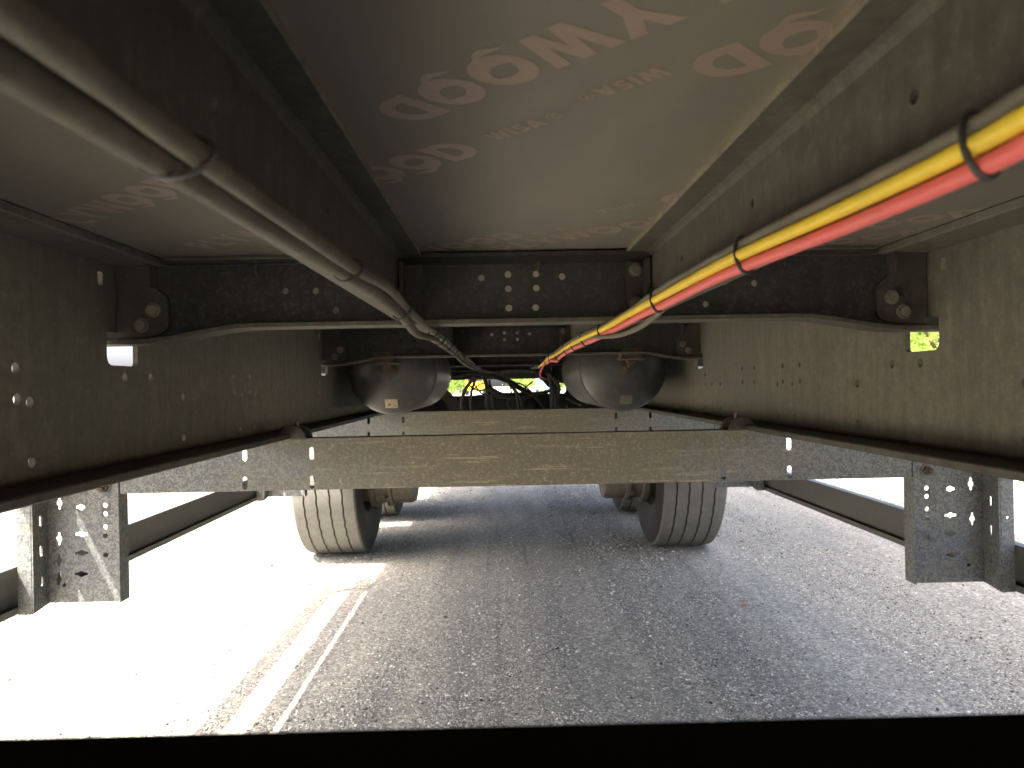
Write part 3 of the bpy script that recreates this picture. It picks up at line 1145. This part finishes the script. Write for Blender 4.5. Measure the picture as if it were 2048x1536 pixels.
# --- axles and wheels
def tyre_mesh(sx):
    """wide trailer tyre; axis X, inner side toward the vehicle's middle"""
    mb = MB()
    Rr, hw = 0.536, 0.1925
    tw = 0.165
    gx = [-0.105, -0.036, 0.036, 0.105]
    cols = []      # (x, r, wobble)
    cols.append((-tw - 0.018, Rr - 0.040, 0)); cols.append((-tw - 0.008, Rr - 0.018, 0)); cols.append((-tw, Rr - 0.007, 0)); cols.append((-tw + 0.02, Rr - 0.003, 0))
    for g in gx:
        gw = 0.0048
        cols += [(g - gw, Rr, 1), (g - gw * 0.6, Rr - 0.011, 1), (g + gw * 0.6, Rr - 0.011, 1), (g + gw, Rr, 1)]
    cols += [(tw - 0.02, Rr - 0.003, 0), (tw, Rr - 0.007, 0), (tw + 0.008, Rr - 0.018, 0), (tw + 0.018, Rr - 0.040, 0)]
    side_r = [(hw - 0.004, Rr - 0.075), (hw, Rr - 0.115), (hw - 0.006, Rr - 0.165), (hw - 0.022, Rr - 0.215), (hw - 0.034, 0.292)]
    left = [(-x, r, 0) for x, r in side_r][::-1]
    right = [(x, r, 0) for x, r in side_r]
    prof = left + cols + right
    n = 176
    vs = []
    for k in range(n):
        t = 2 * math.pi * k / n
        wob = 0.0022 * math.sin(t * 44) if True else 0
        for x, r, w in prof:
            vs.append((x + wob * w, r * math.sin(t), r * math.cos(t)))
    m = len(prof)
    tread_lo, tread_hi = len(left) - 0, len(left) + len(cols) - 1
    for k in range(n):
        k2 = (k + 1) % n
        for i in range(m - 1):
            mb.f.append([k * m + i, k * m + i + 1, k2 * m + i + 1, k2 * m + i])
            groove = False
            if tread_lo <= i < tread_hi:
                groove = prof[i][1] < Rr - 0.009 and prof[i + 1][1] < Rr - 0.009
            mb.mi.append(0 if (tread_lo <= i < tread_hi and not groove) else 1)
    mb.v = vs
    return mb


def rim_mesh(s):
    """steel rim, dish toward the outer side, hand holes"""
    mb = MB()
    prof = [(-0.150, 0.294), (-0.145, 0.300), (-0.120, 0.285), (-0.06, 0.262), (0.08, 0.262), (0.12, 0.285), (0.145, 0.300), (0.150, 0.294),
            (0.115, 0.272), (0.07, 0.250), (-0.06, 0.250), (-0.115, 0.272)]
    mb.lathe([(s * a, r) for a, r in prof], (0, 0, 0), 'X', 64, closed=True)
    outl = circle(0, 0, 0.2505, 48)
    holes = [circle(0.195 * math.cos(2 * math.pi * k / 10), 0.195 * math.sin(2 * math.pi * k / 10), 0.026, 14) for k in range(10)] + [circle(0, 0, 0.14, 32)]
    vs, fs = plate_verts(outl, holes, 0.012)
    mb.add([(s * 0.06 + w, u, v) for u, v, w in vs], fs)
    return mb


def drum_mesh(s):
    mb = MB()
    # seen from the inside: flange, ribbed drum, then a narrower housing with a bolted collar
    prof = [(0.05, 0.14), (0.05, 0.225), (-0.15, 0.232), (-0.19, 0.240), (-0.195, 0.268), (-0.225, 0.270), (-0.23, 0.245), (-0.30, 0.240), (-0.305, 0.262),
            (-0.325, 0.262), (-0.33, 0.248), (-0.43, 0.246), (-0.452, 0.236), (-0.455, 0.066)]
    mb.lathe([(s * a, r) for a, r in prof], (0, 0, 0), 'X', 48)
    for k in range(14):
        t = 2 * math.pi * k / 14
        mb.lathe([(s * -0.325, 0.014), (s * -0.285, 0.014)], (0, 0.252 * math.cos(t), 0.252 * math.sin(t)), 'X', 6)
    return mb


AX = [4.72, 6.03]
tm = {s: tyre_mesh(s) for s in (-1, 1)}
wheel_proto = {}
for ai, ya in enumerate(AX):
    am = MB()
    am.tube([(-0.80, ya, 0.536), (0.80, ya, 0.536)], 0.062, 20)
    for s in (-1, 1):
        am.box(s * 0.60 - 0.05, s * 0.60 + 0.05, ya - 0.55, ya + 0.45, 0.60, 0.66)       # trailing arm
        am.box(s * 0.60 - 0.045, s * 0.60 + 0.045, ya - 0.60, ya - 0.50, 0.60, 0.879)    # hanger
        am.lathe([(0.66, 0.10), (0.70, 0.125), (0.74, 0.12), (0.78, 0.135), (0.83, 0.13), (0.87, 0.11)], (s * 0.60, ya + 0.36, 0), 'Z', 24)
    am.build('axle', M['deep'], trailer)
    for s in (-1, 1):
        if ai == 0:
            w = MB()
            w.lathe([(s * 0.062, 0.139), (s * 0.20, 0.135), (s * 0.205, 0.12), (s * 0.205, 0.01)], (0, 0, 0), 'X', 32)
            hub = w.build('wheel', M['brake'], trailer, True, 40)
            hub.location = (s * 1.02, ya, 0.536)
            ty = tm[s].build('tyre', [M['tyre'], M['sidewall']], hub, True, 32)
            rm = rim_mesh(s).build('rim', M['frame'], hub, True, 40)
            dr = drum_mesh(s).build('brake_drum', M['brake'], hub, True, 30)
            wheel_proto[s] = (hub, [ty, rm, dr])
        else:
            h0, ks = wheel_proto[s]
            h = h0.copy(); COL.objects.link(h); h.parent = trailer; h.location = (s * 1.02, ya, 0.536)
            for k in ks:
                q = k.copy(); COL.objects.link(q); q.parent = h

# --- suspension braces and clutter ahead of the first axle
m = MB()


def beam(mb, a, b_, w, h):
    A, B = Vector(a), Vector(b_)
    t = (B - A).normalized()
    u = t.cross(Vector((0, 1, 0))).normalized() * (w / 2)
    v = Vector((0, h / 2, 0))
    vs = [A + u + v, A - u + v, A - u - v, A + u - v, B + u + v, B - u + v, B - u - v, B + u - v]
    mb.add(vs, [(0, 1, 2, 3), (7, 6, 5, 4), (0, 4, 5, 1), (1, 5, 6, 2), (2, 6, 7, 3), (3, 7, 4, 0)])


for s in (-1, 1):
    m = MB()
    beam(m, (s * 0.46, 4.05, 1.08), (s * 0.19, 4.05, 0.80), 0.055, 0.03)
    m.build('diagonal_brace', M['deep'], trailer)
m = MB()
m.box(-0.17, 0.30, 4.12, 4.20, 0.78, 0.945)
m.box(-0.06, 0.13, 4.05, 4.118, 0.80, 0.955)
m.lathe([(4.00, 0.045), (4.05, 0.05)], (0.04, 0, 0.90), 'Y', 20)
m.build('brake_valve_block', M['deep'], trailer)
m = MB()
m.box(0.225, 0.262, 3.95, 4.0, 0.80, 1.085)
m.box(0.20, 0.29, 3.94, 4.01, 1.0, 1.06)
m.box(0.33, 0.42, 4.3, 4.36, 0.86, 1.06)
m.build('valve_bracket', M['deep'], trailer)
m = MB()
m.box(-0.54, 0.54, 5.30, 5.36, 0.80, 0.925)
m.build('suspension_crossbeam', M['deep'], trailer)

# ------------------------------------------------------------------ hoses and cables tied along the channels
def ring(mb, c, ax, az, ay, n=20, r=0.0016):
    pts = [(c[0] + ax * math.cos(2 * math.pi * k / n), c[1] + ay * math.cos(2 * math.pi * k / n), c[2] + az * math.sin(2 * math.pi * k / n)) for k in range(n + 1)]
    mb.tube(pts, r, 6, False)


yel = [(0.147, -0.6, 1.0915), (0.148, 0.0, 1.0915), (0.149, 0.237, 1.0915), (0.1515, 0.305, 1.0912), (0.1492, 0.41, 1.0915), (0.136, 0.592, 1.0905), (0.1278, 0.83, 1.087),
       (0.1243, 0.955, 1.085), (0.1204, 1.19, 1.082), (0.1132, 1.389, 1.081), (0.1118, 1.698, 1.081), (0.118, 2.202, 1.080), (0.1172, 2.503, 1.080), (0.130, 3.0, 1.079), (0.1386, 3.548, 1.075)]
red = [(0.150, -0.6, 1.083), (0.150, 0.0, 1.083), (0.152, 0.237, 1.083), (0.1552, 0.305, 1.0828), (0.1531, 0.418, 1.083), (0.139, 0.599, 1.0825), (0.1345, 0.777, 1.080), (0.1305, 0.854, 1.079),
       (0.128, 0.984, 1.077), (0.124, 1.218, 1.074), (0.1196, 1.448, 1.073), (0.1194, 1.74, 1.073), (0.125, 2.10, 1.071), (0.131, 2.30, 1.066), (0.120, 2.40, 1.070), (0.126, 2.75, 1.072), (0.1340, 3.132, 1.070), (0.15, 3.6, 1.03), (0.24, 3.75, 1.01)]
gry = [(0.149, -0.6, 1.0998), (0.149, 0.0, 1.0998), (0.1490, 0.237, 1.0998), (0.1520, 0.305, 1.0992), (0.1490, 0.41, 1.0998), (0.1380, 0.592, 1.0985), (0.1290, 0.83, 1.0945), (0.125, 0.955, 1.0885),
       (0.1215, 1.19, 1.0862), (0.1142, 1.389, 1.0875), (0.1125, 1.698, 1.0885), (0.118, 2.202, 1.0875), (0.1180, 2.503, 1.086), (0.13, 3.0, 1.085), (0.14, 3.6, 1.07)]
tan = [(p[0] + 0.006, p[1], p[2] + 0.004) for p in red[:7]] + [(0.138, 0.80, 1.081), (0.136, 0.86, 1.073), (0.132, 0.95, 1.066), (0.127, 1.06, 1.065), (0.122, 1.18, 1.070), (0.1195, 1.30, 1.077), (0.1195, 1.45, 1.079), (0.119, 1.74, 1.079)]
hb = empty('hose_bundle', (0.14, 0.9, 1.09), 'yellow and red air hoses tied along the right floor channel', 'hoses')


def part_at(root, mb, name, mat, smooth=True):
    o = mb.build(name, mat, None, smooth, 50)
    o.parent = root
    o.matrix_parent_inverse = Matrix.Translation(root.location).inverted()
    return o


for nm, pts, r, mt, lab in (('yellow_hose', yel, 0.0043, M['yellow'], 'bright yellow air hose'), ('red_hose', red, 0.0043, M['red'], 'coral red air hose'),
                            ('grey_hose', gry, 0.0036, M['greyhose'], 'dusty grey cable above the yellow hose'), ('grey_hose', tan, 0.0036, M['greyhose'], 'dusty grey cable sagging below the red hose')):
    q = MB()
    q.tube(smooth_path(pts, 8), r, 14)
    o = part_at(hb, q, nm, mt)
    o['label'] = lab


def interp(path, y):
    for a, b_ in zip(path[:-1], path[1:]):
        if a[1] <= y <= b_[1]:
            t = (y - a[1]) / max(b_[1] - a[1], 1e-6)
            return Vector(a).lerp(Vector(b_), t)
    return Vector(path[-1])


for ty in (0.302, 0.558, 0.822, 1.208, 1.42, 1.62, 1.82, 2.20, 2.42, 2.75):
    g, yv, rv = interp(gry, ty), interp(yel, ty), interp(red, ty)
    c = (g + rv) / 2
    hz = (g.z - rv.z) / 2 + 0.0054
    t = MB()
    n = 26
    dx = (g.x - rv.x) / 2
    pts = []
    for k in range(n + 1):
        a = 2 * math.pi * k / n
        pts.append((c.x + 0.0068 * math.cos(a) + dx * math.sin(a), c.y + 0.002 * math.sin(a), c.z + hz * math.sin(a)))
    t.tube(pts, 0.0015, 6, False)
    q = part_at(hb, t, 'cable_tie', M['tie'])
    hd = MB()
    hd.box(c.x - 0.0105, c.x - 0.0025, ty - 0.003, ty + 0.004, c.z + hz - 0.004, c.z + hz + 0.004)
    hd.box(c.x - 0.0025, c.x + 0.0015, ty - 0.001, ty + 0.0015, c.z + hz - 0.002, c.z + hz + 0.009)
    hd.box(c.x - 0.0165, c.x - 0.0105, ty - 0.0008, ty + 0.0012, c.z + hz - 0.001, c.z + hz + 0.002)
    h = hd.build('tie_head', M['tie'])
    h.parent = q
    h.matrix_parent_inverse = q.matrix_parent_inverse.copy()

c1 = [(-0.168, -0.6, 1.0865), (-0.168, 0.0, 1.0865), (-0.1673, 0.19, 1.0865), (-0.164, 0.305, 1.0865), (-0.158, 0.47, 1.0863), (-0.1535, 0.581, 1.0860), (-0.1512, 0.760, 1.085), (-0.1503, 0.865, 1.082), (-0.1510, 0.94, 1.078),
      (-0.1535, 1.03, 1.074), (-0.1550, 1.10, 1.0735), (-0.1500, 1.16, 1.074), (-0.1435, 1.23, 1.0745), (-0.1459, 1.439, 1.075), (-0.1499, 1.814, 1.075), (-0.1499, 2.42, 1.065), (-0.1403, 2.793, 1.060), (-0.12, 3.3, 1.055), (-0.05, 3.8, 1.05), (0.05, 4.1, 1.0)]
c2 = [(-0.150, -0.6, 1.0895), (-0.150, 0.0, 1.0895), (-0.1505, 0.19, 1.0895), (-0.1520, 0.285, 1.0895), (-0.1490, 0.45, 1.0893), (-0.1467, 0.580, 1.0893), (-0.1415, 0.72, 1.092), (-0.1429, 0.865, 1.088), (-0.1400, 0.97, 1.0835),
      (-0.139, 1.10, 1.0825), (-0.1385, 1.17, 1.0825), (-0.137, 1.30, 1.0835), (-0.1395, 1.5, 1.085), (-0.142, 1.814, 1.084), (-0.143, 2.42, 1.0735), (-0.133, 2.793, 1.067), (-0.11, 3.3, 1.06), (-0.02, 3.8, 1.04), (0.02, 4.1, 0.95)]
cb = empty('conduit_bundle', (-0.15, 0.9, 1.09), 'thick and thin grey conduits tied along the left floor channel', 'conduits')
for nm, pts, r, lab in (('thick_conduit', c1, [0.0062], None), ('thin_conduit', c2, [0.0050], None)):
    q = MB()
    sp = smooth_path(pts, 8)
    q.tube(sp, [r[0] if p.y < 0.95 else r[0] * (1 - 0.30 * min((p.y - 0.95) / 0.3, 1)) for p in sp], 16)
    part_at(cb, q, nm, M['conduit'])
for ty in (0.292, 0.578, 0.868, 1.19, 1.34, 1.58, 1.83, 2.2, 2.6):
    a, b_ = interp(c1, ty), interp(c2, ty)
    d = (b_ - a); d.y = 0
    L_ = d.length / 2
    u = d.normalized()
    w = Vector((-u.z, 0, u.x))
    c = (a + b_) / 2
    t = MB()
    n = 26
    rr = 0.0072 if ty < 0.95 else 0.0054
    t.tube([c + u * (math.cos(2 * math.pi * k / n) * (L_ + rr)) + w * (math.sin(2 * math.pi * k / n) * rr) + Vector((0, 0.002 * math.cos(2 * math.pi * k / n), 0)) for k in range(n + 1)], 0.0013, 6, False)
    q = part_at(cb, t, 'cable_tie', M['tie'])
    e = c + u * (L_ + rr + 0.002)
    hd = MB()
    hd.box(e.x - 0.003, e.x + 0.006, ty - 0.0035, ty + 0.0045, e.z - 0.003, e.z + 0.005)
    hd.box(e.x + 0.006, e.x + 0.013, ty - 0.0008, ty + 0.0012, e.z - 0.001, e.z + 0.002)
    h = hd.build('tie_head', M['tie'])
    h.parent = q
    h.matrix_parent_inverse = q.matrix_parent_inverse.copy()

# tangle of hoses hanging between the tanks
tg = empty('hose_tangle', (0.0, 3.9, 0.95), 'tangle of thin black hoses hanging between the two air tanks', 'hoses')
TANGLE = [
    ([(-0.35, 3.60, 1.02), (-0.20, 3.62, 1.052), (0.0, 3.64, 1.065), (0.12, 3.62, 1.06), (0.20, 3.66, 1.045)], 0.009),
    ([(-0.17, 3.5, 1.055), (-0.05, 3.7, 1.03), (0.06, 3.85, 0.98), (0.14, 4.0, 0.93), (0.2, 4.1, 0.86)], 0.010),
    ([(-0.13, 3.6, 1.05), (-0.02, 3.75, 1.02), (0.08, 3.85, 0.96), (0.16, 3.95, 0.95), (0.24, 4.0, 0.97)], 0.009),
    ([(-0.16, 3.7, 1.04), (-0.21, 3.75, 0.98), (-0.235, 3.8, 0.90), (-0.20, 3.85, 0.84), (-0.12, 3.9, 0.80)], 0.009),
    ([(-0.16, 3.72, 1.03), (-0.185, 3.8, 0.96), (-0.19, 3.9, 0.88), (-0.15, 3.95, 0.80)], 0.007),
    ([(-0.12, 3.7, 1.04), (-0.105, 3.8, 0.97), (-0.11, 3.9, 0.90), (-0.09, 3.95, 0.82)], 0.011),
    ([(-0.095, 3.75, 1.02), (-0.085, 3.8, 0.95), (-0.08, 3.85, 0.88)], 0.006),
    ([(-0.10, 3.7, 0.985), (-0.03, 3.8, 0.945), (0.05, 3.9, 0.935), (0.11, 4.0, 0.94)], 0.014),
    ([(-0.09, 3.75, 0.96), (-0.05, 3.8, 0.94), (0.01, 3.9, 0.935)], 0.010),
    ([(0.0, 3.7, 1.0), (0.035, 3.75, 0.95), (0.05, 3.78, 0.87), (0.045, 3.8, 0.78)], 0.0055),
    ([(0.015, 3.7, 0.99), (0.05, 3.75, 0.94), (0.067, 3.78, 0.86), (0.06, 3.8, 0.78)], 0.0055),
    ([(0.18, 3.6, 1.06), (0.205, 3.7, 1.0), (0.215, 3.8, 0.90), (0.22, 3.85, 0.78)], 0.014),
    ([(0.19, 3.6, 1.05), (0.24, 3.7, 0.98), (0.235, 3.85, 0.91), (0.26, 3.9, 0.86)], 0.009),
    ([(0.13, 3.6, 1.045), (0.165, 3.7, 1.025), (0.20, 3.8, 0.99)], 0.012),
    ([(0.02, 3.85, 1.0), (0.06, 3.9, 1.0), (0.11, 3.95, 0.965), (0.14, 4.0, 0.93)], 0.004),
    ([(0.12, 3.85, 1.01), (0.09, 3.9, 0.985), (0.07, 3.9, 0.96)], 0.004),
    ([(-0.20, 3.8, 1.0), (-0.15, 3.85, 0.97), (-0.10, 3.85, 0.985)], 0.005),
    ([(-0.19, 3.8, 0.965), (-0.145, 3.85, 1.0), (-0.11, 3.85, 1.01)], 0.004),
    ([(-0.175, 3.8, 1.01), (-0.14, 3.85, 0.96), (-0.11, 3.85, 0.945)], 0.004),
    ([(0.28, 3.8, 0.93), (0.33, 3.85, 0.90), (0.36, 3.9, 0.89)], 0.008),
]
for pts, r in TANGLE:
    q = MB()
    q.tube(smooth_path(pts, 6), r, 8)
    part_at(tg, q, 'hose', M['deep'])
q = MB()
for k in range(9):
    x, z, rr = 0.16 + 0.07 * random.random(), 1.0 + 0.05 * random.random(), random.uniform(0.010, 0.02)
    q.lathe([(3.75, rr), (3.79, rr)], (x, 0, z), 'Y', 8)
part_at(tg, q, 'fitting_cluster', M['deep'], False)

# ------------------------------------------------------------------ small leaf on the ground
lf = MB()
pts = [(0, 0), (0.018, 0.010), (0.040, 0.012), (0.058, 0.002), (0.040, -0.010), (0.018, -0.011)]
lf.add([(a, b_, 0.006 + 0.006 * abs(b_) * 60 * 0.1 + 0.004 * math.sin(a * 60)) for a, b_ in pts] + [(0.029, 0, 0.004)], [(i, (i + 1) % 6, 6) for i in range(6)])
o = lf.build('fallen_leaf', M['leafdry'])
o.location = (0.99, 3.38, 0.004)
tag(o, 'small dry orange leaf lying on the gravel near the right wheel', 'leaf')


# ------------------------------------------------------------------ trees and vehicles beyond
def tree_meshes(seed, h, spread, n):
    rg = np.random.default_rng(seed)
    mb = MB()
    mb.tube([(0, 0, 0), (0.05, 0.03, h * 0.25), (-0.04, 0.05, h * 0.55), (0.02, 0, h * 0.85)], [0.13, 0.11, 0.07, 0.02], 9)
    for k in range(7):
        a = rg.random() * 6.28
        z0 = h * rg.uniform(0.12, 0.6)
        l = spread * rg.uniform(0.5, 0.9)
        mb.tube([(0, 0, z0), (math.cos(a) * l * 0.5, math.sin(a) * l * 0.5, z0 + 0.25 * h * 0.5), (math.cos(a) * l, math.sin(a) * l, z0 + 0.25 * h)], [0.05, 0.035, 0.012], 6)
    # leaf clumps
    ncl = 46
    cz = rg.uniform(0.06, 1.0, ncl)
    rad = spread * np.sqrt(rg.random(ncl)) * (0.55 + 0.6 * np.sin(np.pi * np.clip(cz, 0.1, 0.95)))
    ca = rg.random(ncl) * 6.283
    C = np.stack([np.cos(ca) * rad, np.sin(ca) * rad, cz * h], -1)
    idx = rg.integers(0, ncl, n)
    P = C[idx] + rg.normal(0, 1, (n, 3)) * np.array([0.30, 0.30, 0.24]) * spread * 0.55
    P[:, 2] = np.maximum(P[:, 2], 0.05)
    U = rg.normal(0, 1, (n, 3)); U /= np.linalg.norm(U, axis=1)[:, None]
    W = rg.normal(0, 1, (n, 3)); W -= U * (W * U).sum(1)[:, None]; W /= np.linalg.norm(W, axis=1)[:, None]
    s = rg.uniform(0.05, 0.10, n)[:, None]
    V = np.stack([P - U * s, P + W * s * 0.5, P + U * s, P - W * s * 0.5], 1).reshape(-1, 3)
    me = bpy.data.meshes.new('crown')
    me.from_pydata(V.tolist(), [], np.arange(4 * n).reshape(-1, 4).tolist())
    me.materials.append(M['leaf'])
    return mb, me


TREES = [(8.4, 14.4, 3.6, 2.2), (17.2, 6.0, 4.2, 2.0), (10.6, 18.2, 4.2, 2.4), (13.0, 24.0, 4.6, 2.2), (18.0, -1.0, 4.2, 2.0), (17.0, -8.0, 4.0, 1.9),
         (-5.6, 88.0, 6.0, 2.2), (2.9, 86.0, 6.0, 2.2), (6.6, 98.0, 6.5, 2.6)]
TL = ['bushy green tree seen through the slot in the right main beam', 'green tree beside the yard right of the wheels', 'green tree at the yard edge far right of the trailer',
      'tall green tree at the far right yard corner', 'green bush right of the near upright', 'leafy tree right behind the camera position',
      'pale green tree seen left of the hose tangle', 'pale green tree seen between the hoses by the right tank', 'tall pale tree in the middle distance behind the trailer']
tmesh = [tree_meshes(11, 1.0 * 3.8, 1.9, 9000), tree_meshes(23, 4.2, 2.0, 9000)]
tdone = [None, None]
for i, (x, y, h, sp) in enumerate(TREES):
    k = i % 2
    root = empty('tree', (x, y, 0), TL[i], 'tree', 'trees round the yard')
    base_h = (3.8, 4.2)[k]
    root.scale = (sp / 1.9, sp / 1.9, h / base_h)
    root.rotation_euler.z = i * 1.3
    if tdone[k] is None:
        tr = tmesh[k][0].build('trunk', M['bark'], root, True)
        cr = link('crown', tmesh[k][1], root)
        tdone[k] = (tr, cr)
    else:
        for q in tdone[k]:
            d = q.copy(); COL.objects.link(d); d.parent = root


def far_vehicle(name, loc, rot, body, label, cat):
    root = empty(name, loc, label, cat)
    root.rotation_euler.z = rot
    b_ = MB()
    side = [(-2.2, 0.45), (2.3, 0.45), (2.35, 1.0), (1.75, 1.25), (1.15, 2.05), (-2.2, 2.15)]
    side = rounded(side, 0.12, 3)
    n = len(side)
    vs = [(-0.9, y, z) for y, z in side] + [(0.9, y, z) for y, z in side]
    fs = [(i, (i + 1) % n, n + (i + 1) % n, n + i) for i in range(n)] + [tuple(range(n)), tuple(range(n, 2 * n))[::-1]]
    b_.add(vs, fs)
    b_.build('body', body, root)
    for y in (-1.45, 1.45):
        for s in (-1, 1):
            w = MB()
            w.lathe([(s * 0.72, 0.1), (s * 0.72, 0.31), (s * 0.76, 0.34), (s * 0.90, 0.34), (s * 0.93, 0.31), (s * 0.93, 0.1)], (0, y, 0.34), 'X', 20)
            w.build('wheel', M['rubberfar'], root, True)
    g = MB()
    for s in (-1, 1):
        g.box(min(s * 0.902, s * 0.912), max(s * 0.902, s * 0.912), 0.2, 1.1, 1.25, 1.85)
    g.build('side_window', M['glass'], root)
    g = MB()
    g.box(-0.7, 0.7, -2.215, -2.205, 1.3, 1.9)
    g.build('rear_window', M['glass'], root)
    return root


far_vehicle('parked_van', (-2.5, 75.0, 0), R(0), M['vanyellow'], 'yellow vehicle far behind the hoses, seen left of centre', 'van')
far_vehicle('parked_van', (4.3, 75.0, 0), R(0), M['vanblue'], 'light blue vehicle far behind, seen beside the right air tank', 'van')
